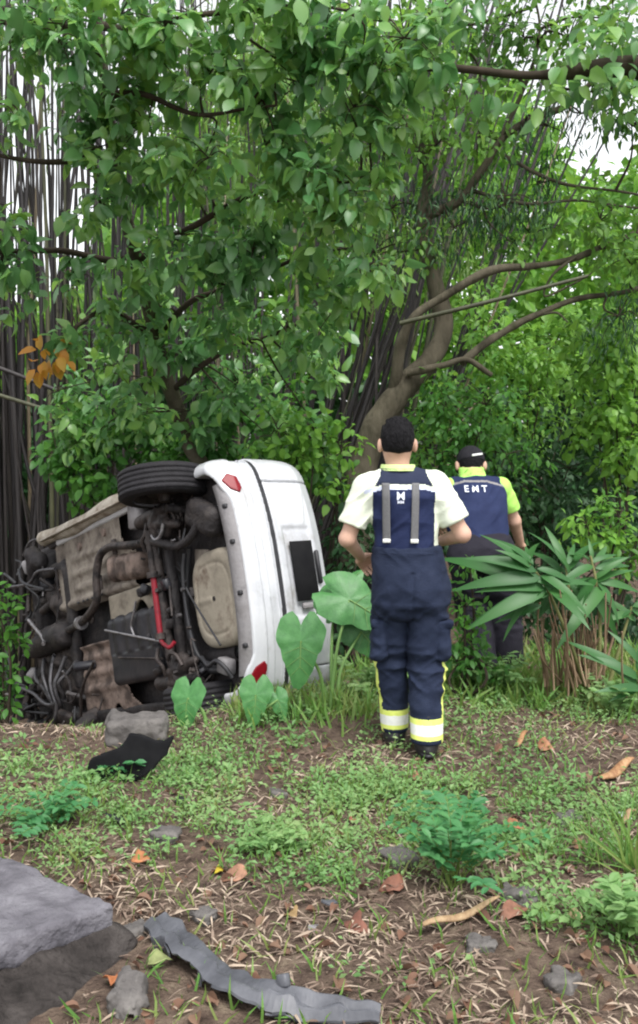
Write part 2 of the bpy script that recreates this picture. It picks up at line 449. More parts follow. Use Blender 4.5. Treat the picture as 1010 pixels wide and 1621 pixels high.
shell = carpart("body_shell", lambda P: np.max([car_hollow(P), -bump_reg(P), .11 - P[:, 2], -tail_reg(P, .006), -np.maximum(rearwin(P, .008), -car_d(P) - .03), -np.maximum(sidewin(P, .008), -car_d(P) - .03)], 0),
                (-.1, -.95, .0), (3.5, .95, 1.5), .018, M_WHITE)
me_ = shell.data; me_.materials.append(M_UNDER); nf = len(me_.polygons); cc = np.zeros(nf * 3, np.float32); me_.polygons.foreach_get('center', cc); cc = cc.reshape(-1, 3).astype(float)
me_.polygons.foreach_set('material_index', ((cc[:, 0] > 2.62) | (car_d(cc) < -.03) | ((cc[:, 0] > .6) & (cc[:, 1] < -.5) & (cc[:, 2] < .32))).astype(np.int32))
carpart("rear_window", lambda P: np.max([car_d(P) + .006, rearwin(P), -car_d(P) - .04], 0), (.1, -.6, .9), (.95, .6, 1.4), .016, M_GLASS)
for sgn in (1, -1):
    carpart("side_window", lambda P: np.max([car_d(P) + .006, sidewin(P), -car_d(P) - .04, -sgn * P[:, 1]], 0), (.5, -.9 if sgn < 0 else .4, .85), (2.6, -.4 if sgn < 0 else .9, 1.4), .018, M_GLASS)
    refl = carpart("reflector", lambda P: np.max([car_d(P) - .009, s_poly(P[:, 2], P[:, 1] * sgn, [(.165, .615), (.20, .56), (.245, .535), (.262, .56), (.25, .63), (.205, .655)]) - .006, P[:, 0] - .27, -car_d(P) - .02], 0),
            (-.05, min(sgn * .5, sgn * .75), .1), (.4, max(sgn * .5, sgn * .75), .35), .006, M_RED)
# the blacked-out number plate in its recess, lamp housing and handle
MB().box((.012, 0, .63), (.012, .385, .17), bev=.1).build("number_plate", M_PLATE, tail)
hd = MB().box((.038, 0.02, .765), (.03, .22, .03), bev=.3); hd.build("boot_handle", M_TRIM, tail)
MB().box((.02, -.225, .63), (.02, .04, .10), bev=.3).build("plate_bracket", M_VAL, tail)
# grey valance under the bumper lip with clips
vb = []
yy = np.linspace(-.60, .60, 45)
for j, (dx, zz) in enumerate([(.028, .20), (.036, .165), (.075, .140), (.125, .145), (.165, .18), (.185, .24), (.19, .30)]):
    vb.append(np.stack([dx + .15 * (np.abs(yy) / .8) ** 2.6, yy, np.full_like(yy, zz)], 1))
vb = np.array(vb); n1, n2 = vb.shape[:2]; k = (np.arange(n1 - 1)[:, None] * n2 + np.arange(n2 - 1)[None]).ravel()
val = obj("valance", mesh("valance", vb.reshape(-1, 3), np.stack([k, k + 1, k + n2 + 1, k + n2], 1), M_VAL), car)
for yc in (-.42, -.1, .22, .45):
    MB().box((.06 + .15 * (abs(yc) / .8) ** 2.6, yc, .155), (.035, .03, .03)).build("clip", M_TRIM, val)

def wheel(x, y, z, sgn, tilt=0., r=.298, wd=.195):
    pr = [(-.5, .70), (-.5, .90), (-.46, .965), (-.38, .992), (-.2, 1.0), (0, 1.003), (.2, 1.0), (.38, .992), (.46, .965), (.5, .90), (.5, .70)]
    n = 56; an = np.arange(n) * 2 * np.pi / n
    Vt = np.array([[math.cos(a) * r * q[1], q[0] * wd, math.sin(a) * r * q[1]] for q in pr for a in an]); mB = MB()
    kk = np.arange(len(pr) - 1)[:, None] * n; jj = np.arange(n)[None]
    mB.add(Vt, np.stack([kk + jj, kk + n + jj, kk + n + (jj + 1) % n, kk + (jj + 1) % n], -1).reshape(-1, 4))
    wh = obj("wheel", None, car, loc=(x, y, z), rot=(tilt, 0, 0))
    ty = obj("tyre", mB.mesh("tyre", M_RUBBER), wh)
    tr = MB()                                                             # raised tread ribs
    for c in (-.34, -.17, 0, .17, .34):
        pp = [(c - .065, .985), (c - .06, 1.010), (c + .06, 1.010), (c + .065, .985)]
        Vt = np.array([[math.cos(a) * r * q[1], q[0] * wd, math.sin(a) * r * q[1]] for q in pp for a in an]); kk = np.arange(3)[:, None] * n
        tr.add(Vt, np.stack([kk + jj, kk + n + jj, kk + n + (jj + 1) % n, kk + (jj + 1) % n], -1).reshape(-1, 4))
    tr.build("tread", M_RUBBER, ty)
    rb = MB(); s = -sgn
    pr2 = [(.42, .69), (.40, .62), (.1, .60), (-.25, .58), (-.35, .45), (-.38, .25), (-.36, .0001)]
    Vt = np.array([[math.cos(a) * r * q[1], q[0] * wd * s, math.sin(a) * r * q[1]] for q in pr2 for a in an])
    kk = np.arange(len(pr2) - 1)[:, None] * n
    rb.add(Vt, np.stack([kk + jj, kk + n + jj, kk + n + (jj + 1) % n, kk + (jj + 1) % n], -1).reshape(-1, 4))
    rb.build("rim", M_IRON, wh)
    dr = MB(); dr.tube([(0, s * -.05, 0), (0, s * .06, 0), (0, s * .065, 0)], [.115, .115, .1], 24)
    dr.tube([(0, s * .06, 0), (0, s * .11, 0)], [.05, .035], 14); dr.build("brake_drum", M_IRON, wh)
    return wh
wheel(WHX - .05, .715, .055, 1, .07); wheel(WHX + .04, -.70, .24, -1)

# ---- underside
def sheet(name, x0, x1, y0, y1, zf, m, parent=car, nx=40, ny=30, thick=.006, keep=None):
    X, Y = np.meshgrid(np.linspace(x0, x1, nx), np.linspace(y0, y1, ny), indexing='ij')
    Z = zf(X, Y); Vs = np.stack([X, Y, Z], -1).reshape(-1, 3)
    k = (np.arange(nx - 1)[:, None] * ny + np.arange(ny - 1)[None]).ravel()
    Fs = np.stack([k, k + 1, k + ny + 1, k + ny], 1)
    if keep is not None: Fs = Fs[keep(Vs[Fs].mean(1))]
    o = obj(name, mesh(name, Vs, Fs, m), parent)
    md = o.modifiers.new("thickness", 'SOLIDIFY'); md.thickness = thick; md.offset = -1
    return o
rib = lambda t, c, wd: np.exp(-((t - c) / wd) ** 4)
sheet("underbody", .30, 3.25, -.76, .76, lambda X, Y: .245 + .02 * (vnoise(np.stack([X, Y, X * 0], -1), 7) - .5) - .03 * rib(X, 1.08, .05) + .05 * rib(Y, 0.05, .12) - .05 * rib(np.abs(Y), .45, .05) * (X < 1), M_UNDER, nx=90, ny=50)
def pan(X, Y):
    z = .135 + .008 * (vnoise(np.stack([X, Y, X * 0], -1), 5, 4) - .5)
    for c in (.28, .40, .52): z = z - .016 * rib(Y, c, .028) * sstep(1.5, 1.6, X) * (1 - sstep(2.35, 2.45, X))
    z = z + .03 * rib(X, 2.56, .035) - .03 * rib(Y, .17, .035) + .02 * rib(X, 1.42, .03)
    return z + .05 * sstep(2.66, 2.80, X) + .03 * (1 - sstep(.13, .17, Y))
fl = sheet("floor_panel", 1.30, 2.80, .12, .755, pan, M_FLOOR, nx=70, ny=50, keep=lambda c: np.hypot(c[:, 0] - 1.30, c[:, 1] - .60) > .20)
for (x, y) in ((1.95, .30), (2.2, .60), (1.75, .62)):
    MB().tube([(x, y, .135), (x, y, .118)], [.032, .028], 16).build("floor_plug", M_SHIELD, fl)
for k in range(6): MB().box((1.86 + .085 * k * (1 if k % 2 else .96), .165, .100), (.035, .016, .008)).build("slot", M_TRIM, fl)
fr = sheet("floor_panel", 1.42, 2.40, -.74, -.18, lambda X, Y: pan(X, -Y) + .015 * np.sin(9 * X + 7 * Y), M_SHIELD, nx=50, ny=40,
           keep=lambda c: (c[:, 0] + .35 * np.sin(c[:, 1] * 14) * .3 > 1.52) & (vnoise(c, 5, 9) > .22))
sl = MB(); sx = np.linspace(1.08, 2.84, 24)
sl.tube(np.stack([sx, .775 + .012 * np.sin(sx * 5), .13 + 0 * sx - .02 * sstep(2.5, 2.8, sx)], 1), .062 + .006 * np.sin(sx * 9), 12)
sl.build("sill", M_SILL, car)
pn = MB(); pn.box((1.97, .755, .062), (1.6, .012, .05)); pn.build("sill_flange", M_SILL, car)
ms = MB(); ms.box((1.24, .63, .16), (.16, .18, .10), rotm(0, 0, .15)); ms.build("bracket", M_VAL, car)
# spare wheel pan
def panf(P):
    q = np.abs((P[:, :2] - A(.37, -.09)) / A(.275, .315)); r = (q ** 3.2).sum(1) ** (1 / 3.2)
    d = smax((r - 1) * .26, np.abs(P[:, 2] - .24) - .085, .05)
    return d + .006 * np.exp(-((r - .72) / .03) ** 2) - .006 * np.exp(-((np.abs(P[:, 1] + .09)) / .02) ** 2) * (P[:, 0] > .4)
sp = carpart("spare_wheel_pan", panf, (0, -.5, .1), (.75, .35, .38), .009, M_TAN)
MB().tube([(.37, -.09, .162), (.37, -.09, .150)], [.018, .014], 12).build("drain_plug", M_IRON, sp)
MB().box((.50, .20, .19), (.16, .10, .02), rotm(0, 0, .2)).build("flap", M_FLOOR, sp)
# exhaust: heat shield, pipe, silencer, tail pipe
def shf(P):
    Q = (P - A(1.42, .30, .14)) @ rotm(0, 0, .10)
    d = s_box(Q, (0, 0, 0), (.52, .19, .16), .06); d = np.maximum(d, -s_box(Q, (.30, 0, .02), (.3, .13, .10), .04))
    return d - .006 * np.sin(Q[:, 0] * 40) * (np.abs(Q[:, 0]) < .2)
carpart("heat_shield", shf, (1.05, .1, 0), (1.8, .5, .3), .010, M_SHIELD)
def sh2(P):
    Q = P - A(1.38, .02, .135); wv = .035 * np.sin(P[:, 0] * 13 + .6)
    d = s_box(Q, (0, 0, 0), (.84, .24, .03), .012)
    d = np.maximum(d, -(np.hypot(P[:, 0] - 1.32, (P[:, 1] + .10 + wv) * 1.3) - .14)); d = np.maximum(d, -(np.hypot(P[:, 0] - 1.64, P[:, 1] + .10) - .07))
    return np.maximum(d, -(P[:, 1] + .08 + .6 * wv)) if True else d
carpart("tunnel_shield", sh2, (.9, -.2, .08), (1.85, .2, .2), .010, M_TAN)
ep = MB(); P_ = spline([(.98, .40, .10), (1.25, .43, .07), (1.55, .475, .07), (1.72, .44, .06), (1.80, .30, .05), (1.84, .13, .05), (2.0, .05, .06), (2.25, .0, .08), (2.55, -.03, .09)], 7)
ep.tube(P_, .030, 12); px = ep.build("exhaust_pipe", M_IRON, car)
MB().tube([(2.22, .0, .08), (2.25, -.0, .08)], [.055, .055], 12).build("flange", M_ALU, px)
for t in (14, 30, 44): MB().box(P_[t] + A(0, 0, .03), (.05, .11, .02)).build("hanger", M_IRON, px)
ct = MB(); ct.tube(spline([(2.50, -.03, .09), (2.62, -.05, .09), (2.95, -.07, .10), (3.3, -.09, .12), (3.42, -.1, .13)], 5), [.035, .05, .08, .1, .105, .105, .105, .105, .105, .105, .105, .105, .1, .095, .09, .085, .08, .07, .06, .05, .04], 18)
ct.build("catalytic_converter", M_UNDER, car)
tp = MB(); tp.tube(spline([(.98, .40, .10), (.82, .37, .04), (.62, .30, .08), (.46, .33, .10), (.36, .42, .12), (.26, .47, .14)], 7), .028, 12); tp.build("tail_pipe", M_UNDER, car)
mf = carpart("silencer", lambda P: s_box((P - A(.36, .44, .16)), (0, 0, 0), (.34, .2, .14), .06, rotm(0, 0, .5)), (.1, .2, 0), (.7, .7, .3), .012, M_UNDER)
# fuel tank
tk = carpart("fuel_tank", lambda P: s_box(P, (1.42, -.28, .15), (.74, .50, .16), .05) + .008 * np.sin(P[:, 0] * 34) * (P[:, 1] > -.3), (.9, -.65, .0), (1.95, .1, .32), .012, M_TANK)
for y0, y1 in ((.02, -.15),): MB().tube(spline([(1.25, .03, .062), (1.3, -.06, .055), (1.36, -.13, .06), (1.34, -.2, .062)], 6), .008, 8).build("fuel_hose", M_ALU, tk)
MB().tube([(1.78, -.11, .06), (.92, -.29, .045)], .010, 8).build("brake_cable", M_ALU, tk)
MB().tube([(1.60, -.33, .05), (.95, -.40, .05)], .008, 8).build("brake_cable", M_IRON, tk)
# rear axle
ax = MB(); ax.tube(spline([(.80, .60, .09), (.88, .48, .075), (.90, .2, .08), (.90, -.2, .08), (.88, -.46, .085), (.80, -.60, .09)], 6), .036, 12); ax.build("axle_beam", M_IRON, car)
rbar = MB(); rbar.tube([(.905, .16, .036), (.91, -.27, .036)], .021, 14); MB().tube([(.905, .46, .04), (.905, .16, .037)], .024, 12).build('bar_sleeve', M_IRON, car); rb_ = rbar.build("anti_roll_bar", M_REDBAR, car)
for y in (.16, -.255): MB().tube([(.905, y - .02, .032), (.905, y + .02, .032)], .04, 14).build("clamp", M_IRON, rb_)
MB().tube(spline([(.91, -.25, .03), (.87, -.30, .02), (.80, -.34, .03), (.76, -.31, .05)], 5), .014, 8).build("red_link", M_REDBAR, rb_)
for s in (1, -1):
    arm = carpart("trailing_arm", lambda P: smin(smin(s_cap(P, (.74, .58 * s, .10), (1.12, .56 * s, .11), .042, .05), s_cap(P, (.90, .50 * s, .08), (.62, .45 * s, .10), .04, .03), .04),
                  -smin(-s_ell(P, (.78, .46 * s, .10), (.09, .08, .05)), np.hypot(P[:, 0] - .78, P[:, 1] - .46 * s) - .035, .01), .03), (.5, min(.3 * s, .75 * s), -.02), (1.3, max(.3 * s, .75 * s), .25), .010, M_IRON)
    t = np.linspace(0, 1, 90)
    co = MB(); co.tube(np.stack([.70 + .052 * np.cos(t * 34), .50 * s + .052 * np.sin(t * 34), .09 + .17 * t], 1), .009, 7); co.build("coil_spring", M_IRON, arm)
    MB().tube([(.62, .56 * s, .04), (.60, .52 * s, .28)], [.026, .03], 12).build("shock_absorber", M_UNDER, arm)
    MB().tube(spline([(.86, .42 * s, .04), (.80, .38 * s, .03), (.74, .40 * s, .04), (.70, .47 * s, .05)], 5), .012, 8).build("hose", M_ALU if s > 0 else M_IRON, arm)
    MB().tube(spline([(.99, .33 * s, .05), (.97, .40 * s, .02), (.93, .45 * s, .03), (.95, .52 * s, .06)], 5), .014, 8).build("hose", M_IRON, arm)
MB().tube(spline([(.62, .25, .13), (.66, .10, .12), (.67, -.2, .12), (.62, -.42, .13), (.5, -.5, .15)], 6), .014, 8).build("brake_pipe", M_TRIM, car)
MB().tube(spline([(.60, .28, .16), (.70, .05, .16), (.72, -.25, .15), (.60, -.5, .15), (.34, -.55, .17)], 6), .022, 8).build("wiring_loom", M_TRIM, car)
MB().tube(spline([(.56, -.44, .12), (.46, -.50, .10), (.36, -.48, .10), (.30, -.53, .12), (.28, -.60, .15)], 6), .014, 8).build("hose", M_TRIM, car)
MB().box((.98, .06, .09), (.07, .26, .05), rotm(0, 0, .03)).build("cross_bracket", M_VAL, car)
MB().box((.80, -.02, .12), (.05, .8, .06)).build("cross_member", M_UNDER, car)
MB().box((.36, -.52, .17), (.12, .10, .08), rotm(0, 0, .3)).build("bracket", M_VAL, car)
# front: torn engine bay
eng = carpart("engine", lambda P: smin(smin(s_box(P, (3.0, -.20, .30), (.62, .55, .36), .05), s_cap(P, (2.75, .2, .22), (3.1, .35, .3), .13, .12), .05),
              s_box(P, (2.72, -.45, .26), (.34, .34, .26), .06), .06) + .03 * (vnoise(P, 16, 2) - .5), (2.4, -.85, .0), (3.5, .6, .6), .014, M_IRON)
for i, (x0, y0, x1, y1) in enumerate([(3.26, -.26, 2.92, -.56), (3.06, -.20, 2.88, -.60), (2.84, -.18, 2.80, -.62), (2.62, -.22, 2.74, -.58), (2.42, -.28, 2.66, -.52)]):
    MB().tube(spline([(x0, y0, .09), (x0 * .75 + x1 * .25 + .03 * (i - 2), y0 * .7 + y1 * .3, .02 + .012 * i), (x0 * .35 + x1 * .65 + .02 * (i - 2), y0 * .4 + y1 * .6, .03 - .006 * i), (x1, y1, .05), (x1 + .10, y1 - .05, .10)], 6), .016, 10).build("manifold_runner", M_ALU2, eng)
MB().tube(spline([(3.7, -.42, .02), (3.45, -.40, .0), (3.2, -.47, .02), (2.95, -.58, .03), (2.7, -.56, .08)], 6), .016, 10).build("coolant_pipe", M_ALU2, eng)
for i in range(46):
    rg = np.random.default_rng(100 + i); c = A(rg.uniform(2.2, 3.9), rg.uniform(-.85, -.30), rg.uniform(.05, .3)) if i < 30 else A(rg.uniform(2.7, 3.4), rg.uniform(-.3, .62), rg.uniform(.12, .3))
    MB().box(c, rg.uniform(.05, .19, 3), rotm(*rg.uniform(-1, 1, 3)), bev=.25).build("engine_fragment", [M_IRON, M_UNDER, M_TANK, M_IRON, M_UNDER, M_VAL][i % 6], eng)
for i in range(44):
    rg = np.random.default_rng(300 + i); a = A(rg.uniform(2.1, 4.0), rg.uniform(-.9, -.25), rg.uniform(-.04, .1)) if i < 30 else A(rg.uniform(2.7, 3.5), rg.uniform(-.2, .65), rg.uniform(-.02, .12)); b = a + rg.normal(size=3) * A(.22, .18, .05)
    MB().tube(spline([a, (a + b) / 2 + rg.normal(size=3) * .05, b], 6), rg.uniform(.005, .017), 8).build("loose_hose", [M_TRIM, M_IRON, M_UNDER, M_TRIM, M_ALU][i % 5], eng)
carpart("subframe", lambda P: smin(smin(s_box(P, (2.55, .0, .16), (.10, 1.0, .08), .03), s_box(P, (2.95, .52, .18), (.8, .09, .09), .03), .04), s_box(P, (3.25, .1, .17), (.09, .9, .08), .03), .04) + .02 * (vnoise(P, 9, 5) - .5),
        (2.3, -.6, .05), (3.5, .7, .3), .014, M_UNDER)
MB().tube(spline([(2.66, .50, .10), (2.9, .52, .05), (3.15, .46, .06), (3.6, .50, .04)], 6), .014, 10).build("steering_rod", M_ALU2, car)
MB().tube(spline([(2.80, .78, .12), (3.0, .80, .06), (3.25, .72, .08)], 6), .010, 8).build("torn_strip", M_ALU2, car)
carpart("front_hub", lambda P: smin(s_cap(P, (3.0, .62, .12), (3.3, .66, .2), .08, .05), s_cap(P, (3.2, .4, .14), (3.1, .7, .1), .04, .07), .05) + .02 * (vnoise(P, 14) - .5), (2.8, .25, -.05), (3.5, .85, .35), .014, M_UNDER)
wl_ = sheet("torn_firewall", 2.72, 2.86, .10, .74, lambda X, Y: .15 + 1.0 * (X - 2.72) + .05 * (vnoise(np.stack([X, Y, X * 0], -1), 16) - .5), M_SHIELD, nx=14, ny=40, keep=lambda c: vnoise(c, 14, 3) > .3)

for i in range(60):                                                        # bolts, brackets, clips and lines along the rear running gear
    rg = np.random.default_rng(600 + i); c = A(rg.uniform(.55, 1.15), rg.uniform(-.62, .62), rg.uniform(.05, .16))
    if i % 3 == 0: MB().tube([c, c + A(rg.normal() * .01, rg.normal() * .01, -.03)], rg.uniform(.008, .016), 6).build("bolt", [M_IRON, M_ALU2][i % 2], car)
    elif i % 3 == 1: MB().box(c, rg.uniform(.02, .09, 3), rotm(*rg.uniform(-.6, .6, 3)), bev=.2).build("small_bracket", [M_UNDER, M_IRON, M_TANK][i % 9 // 3], car)
    else: MB().tube(spline([c, c + rg.normal(size=3) * A(.08, .10, .02), c + rg.normal(size=3) * A(.12, .2, .03)], 5), rg.uniform(.004, .010), 6).build("brake_line", [M_TRIM, M_IRON][i % 2], car)
# ------------------------------------------------------------------ the two rescuers
M_SKIN = mat("skin", [(.46, .27, .19), (.55, .34, .25), (.60, .38, .29)], scale=9, rough=.55, bump=.08, bscale=120)
M_HAIR = mat("black_hair", [(.006, .006, .007), (.016, .015, .017)], scale=60, rough=.85, bump=.9, bscale=160, stretch=(1, 1, .3), spec=.15)
M_NAVY = mat("navy_trousers", [(.010, .015, .034), (.016, .023, .048), (.023, .031, .060)], scale=8, rough=.85, bump=.35, bscale=180, spec=.2)
M_BLUE = mat("navy_shirt", [(.009, .015, .052), (.013, .021, .066), (.017, .025, .075)], scale=7, rough=.8, bump=.2, bscale=150, spec=.25)
M_YOKE = mat("dark_yoke", [(.018, .024, .05), (.028, .034, .062)], scale=7, rough=.85, bump=.2, bscale=150, spec=.2)
M_PALE = mat("pale_lime_cloth", [(.66, .72, .56), (.74, .79, .66), (.70, .75, .60)], scale=5, rough=.8, bump=.15, bscale=120, spec=.2)
M_LIME = mat("lime_cloth", [(.36, .72, .12), (.45, .80, .18)], scale=5, rough=.8, bump=.15, bscale=120, spec=.2)
M_COLL = mat("pale_collar", [(.50, .66, .24), (.60, .75, .32)], scale=20, rough=.8)
M_YEL = mat("yellow_reflective", [(.62, .72, .14), (.74, .82, .22)], scale=30, rough=.5)
M_SILV = mat("silver_reflective", [(.68, .70, .66), (.80, .81, .78)], scale=40, rough=.35)
M_GREYS = mat("grey_webbing", [(.12, .12, .125), (.17, .17, .175)], scale=120, rough=.8, bump=.3, bscale=300)
M_STRIPE = mat("pale_stripe", [(.55, .60, .78), (.66, .70, .84)], scale=20, rough=.6)
M_BLACKC = mat("black_cloth", [(.010, .010, .013), (.022, .021, .026)], scale=9, rough=.85, bump=.3, bscale=160, spec=.2)
M_DKTROU = mat("dark_trousers", [(.014, .013, .020), (.026, .024, .034)], scale=8, rough=.85, bump=.3, bscale=160, spec=.2)
M_BOOT = mat("boot_leather", [(.012, .012, .014), (.035, .034, .036)], scale=14, rough=.5, bump=.2, bscale=60)
M_EYE = mat("eye", [(.5, .5, .5), (.6, .6, .6)], rough=.2)
M_PRINT = mat("white_print", [(.62, .66, .78), (.75, .78, .86)], scale=30, rough=.6)

def head_sdf(P, c, R):
    Q = (P - c) @ R / 1.05
    d = smin(s_ell(Q, (0, -.006, .022), (.078, .097, .098)), s_ell(Q, (0, .028, -.048), (.057, .064, .064)), .045)
    d = smax(d, -(np.minimum(np.linalg.norm(Q - A(.032, .102, .014), axis=1), np.linalg.norm(Q - A(-.032, .102, .014), axis=1)) - .017), .02)
    d = smin(d, s_cap(Q, (0, .09, .018), (0, .112, -.022), .008, .013), .012)
    d = smin(d, s_ell(Q, (0, .086, -.058), (.024, .012, .009)), .01)
    e = np.minimum(s_ell(Q, (.087, -.012, -.006), (.013, .022, .034)), s_ell(Q, (-.087, -.012, -.006), (.013, .022, .034)))
    return smin(d, e, .012)
def hand_sdf(P, wrist, fdir, thumb, curl=.6):
    y = nrm(A(*fdir)); x = nrm(A(*thumb) - y * (A(*thumb) @ y)); z = np.cross(x, y); Q = (P - A(*wrist)) @ np.stack([x, y, z], 1)
    d = s_box(Q, (0, .05, 0), (.080, .09, .028), .013)
    for i, (fx, ln) in enumerate(((.030, .072), (.010, .080), (-.011, .075), (-.031, .058))):
        a = A(fx, .090, 0); b = a + ln * .55 * A(fx * .8, math.cos(curl), -math.sin(curl)); c = b + ln * .45 * A(0, math.cos(2 * curl), -math.sin(2 * curl))
        d = smin(d, np.minimum(s_cap(Q, a, b, .0092, .0085), s_cap(Q, b, c, .0085, .007)), .006)
    t0 = A(.034, .028, 0); t1 = t0 + .042 * nrm(A(.75, .62, -.35)); t2 = t1 + .032 * nrm(A(.25, .8, -.6))
    d = smin(d, np.minimum(s_cap(Q, t0, t1, .0125, .0105), s_cap(Q, t1, t2, .0105, .0085)), .012)
    return d
def limb(P, a, b, c, r): return smin(s_cap(P, a, b, r[0], r[1]), s_cap(P, b, c, r[1] if len(r) < 4 else r[3], r[2]), .02)
def cloth(name, f, lo, hi, h, mats, parent, fm=None, fold=None):
    X, Fq = sdf_mesh(f, lo, hi, h)
    if fold is not None: X = X + sdf_grad(f, X) * fold(X)[:, None]
    return obj(name, mesh(name, X, Fq, mats, fmat=None if fm is None else fm(X[Fq].mean(1))), parent)
def onto(f, X, d, off):
    """slide points along d until they lie off the surface of f by off"""
    X = X.copy()
    for _ in range(40):
        v = f(X) - off; X = X + np.clip(v, -.03, .06)[:, None] * .8 * d
    return X
def patch(name, f, P0, m, parent, off=.004, d=A(0, 1, 0), thick=.003):
    """a strip of cloth, an (n, k, 3) grid laid onto f"""
    n, k = P0.shape[:2]; X = onto(f, P0.reshape(-1, 3), d, off)
    i = (np.arange(n - 1)[:, None] * k + np.arange(k - 1)[None]).ravel()
    o = obj(name, mesh(name, X, np.stack([i, i + k, i + k + 1, i + 1], 1), m), parent)
    md = o.modifiers.new("thickness", 'SOLIDIFY'); md.thickness = thick; md.offset = 0
    return o
def lettering(name, text, size, c, f, m, parent, sx=1.0, off=.004):
    """raised print: flat letters pressed onto the cloth (seen from behind, -y)"""
    cu = bpy.data.curves.new(name, 'FONT'); cu.body = text; cu.size = size; cu.align_x = 'CENTER'; cu.align_y = 'CENTER'; cu.offset = size * .015
    cu.space_character = sx
    t = bpy.data.objects.new(name, cu); COL.objects.link(t)
    me = bpy.data.meshes.new_from_object(t.evaluated_get(bpy.context.evaluated_depsgraph_get()))
    bpy.data.objects.remove(t)
    n = len(me.vertices); co = np.zeros(n * 3, np.float32); me.vertices.foreach_get("co", co); co = co.reshape(-1, 3)
    X = np.stack([co[:, 0] + c[0], np.full(n, -.35), co[:, 1] + c[1]], 1); X = onto(f, X, A(0, 1, 0), off)
    me.vertices.foreach_set("co", X.astype(np.float32).ravel()); me.materials.clear(); me.materials.append(m); me.update()
    return obj(name, me, parent)
def ztube(P, zs, cx, cy, r, th):
    I = lambda v: np.interp(P[:, 2], zs, v)
    return np.maximum(np.abs(np.hypot(P[:, 0] - I(cx), P[:, 1] - I(cy)) - I(r)) - th, np.abs(P[:, 2] - (zs[0] + zs[-1]) / 2) - (zs[-1] - zs[0]) / 2)

# ---- the firefighter walking away
pa_xy = ((633 - 505) / FPX * 5.1, 5.1)
pa = thing("person", "person in navy bunker trousers, grey braces and pale sleeves walking towards the wreck", "person", (*pa_xy, float(H(*pa_xy)) + .005))
HC = A(-.012, .03, 1.600); HR = rotm(-.06, 0, 0)
LA = [(-.175, 0, 1.385), (-.272, -.005, 1.11), (-.195, .17, .995)]
RA = [(.185, 0, 1.395), (.325, -.02, 1.135), (.215, .19, 1.07)]
def torsoA(P, g): return s_loft(P, [.90, 1.0, 1.12, 1.25, 1.34, 1.41, 1.455, 1.49], [.05, .04, .032, .025, .018, .008, 0, -.008], [0, 0, .0, .0, .0, .005, .012, .016],
                                np.array([.168, .160, .160, .172, .178, .165, .115, .06]) + g, np.array([.125, .115, .11, .115, .115, .10, .08, .06]) + g)
LL = [(-.03, 0, .86), (-.03, .08, .47), (-.013, .10, .09)]; RL = [(.145, 0, .86), (.143, .0, .47), (.140, -.10, .08)]
def bodyA(P):
    d = smin(head_sdf(P, HC, HR), s_cap(P, (-.01, .01, 1.40), (-.012, .02, 1.57), .062, .056), .03)
    d = smin(d, torsoA(P, -.02), .03)
    for arm, s in ((LA, 1), (RA, -1)):
        d = smin(d, limb(P, *arm, (.050, .041, .026, .042)), .03)
        fd = nrm(A(*arm[2]) - A(*arm[1])); d = smin(d, hand_sdf(P, arm[2], fd, (s * .75, .1, .6), .75), .018)
    for leg in (LL, RL): d = smin(d, limb(P, *leg, (.075, .05, .04)), .03)
    return d
cloth("body", bodyA, (-.36, -.2, .0), (.42, .42, 1.80), .0072, M_SKIN, pa)
for s in (-1, 1): MB().tube([HC + HR @ A(s * .032, .086, .014), HC + HR @ A(s * .032, .092, .014)], [.011, .008], 10).build("eye", M_EYE, pa)
def hairA(P):
    Q = (P - HC) @ HR / 1.05
    d = s_ell(Q, (0, -.010, .028), (.083, .104, .107)) - (.008 + .016 * sstep(.04, .12, Q[:, 2])) * (vnoise(Q * A(1, 1, .45), 85, 1) - .35)
    d = smax(d, -(Q[:, 2] + .046 + .22 * (Q[:, 1] + .1) - .02 * np.abs(Q[:, 0]) / .08), .012)
    return smax(d, Q[:, 1] - .045 - .35 * (Q[:, 2] - .03), .01)
cloth("hair", hairA, HC - .14, HC + .15, .006, M_HAIR, pa)
def shirtA(P):
    d = torsoA(P, .006); d = smin(d, s_cap(P, (-.10, .0, 1.395), (-.165, 0, 1.37), .068, .072), .04); d = smin(d, s_cap(P, (.115, 0, 1.40), (.175, 0, 1.375), .068, .072), .04)
    for arm in (LA, RA):
        a, b = A(*arm[0]), A(*arm[1]); e = a + (b - a) * .74
        s = s_cap(P, a, e + (b - a) * .1, .068, .073); s = smax(s, ((P - e) @ nrm(b - a)), .006)
        d = smin(d, s, .035)
    return smax(d, .93 - P[:, 2], .01)
def foldsA(X):
    rdg = lambda n: 1 - 2 * np.abs(2 * n - 1)
    return .006 * rdg(vnoise(X * A(6, 6, 9) + 3, 1, 2)) + .005 * rdg(vnoise(X @ rotm(0, .8, .3) * A(26, 7, 7), 1, 5)) - .003
def shirt_zone(c):
    x, z = c[:, 0] - .015, c[:, 2]; ax = np.abs(x)
    slope = z + .25 * np.maximum(0, ax - .10)
    m = np.where(ax < .158 - .10 * np.maximum(0, 1.30 - z) * 0, 1, 0)                # navy back panel, pale sides and sleeves
    m = np.where((slope > 1.372) & (ax < .205), 2, m)                                # pale stripe
    m = np.where((slope > 1.392), 0, m)
    return np.where((slope > 1.397) & (ax < .122 + .5 * np.maximum(0, 1.44 - z) - .2 * np.maximum(0, z - 1.44)), 3, m)
sh = cloth("shirt", shirtA, (-.40, -.22, .90), (.46, .22, 1.54), .0055, [M_PALE, M_BLUE, M_STRIPE, M_YOKE], pa, shirt_zone, foldsA)
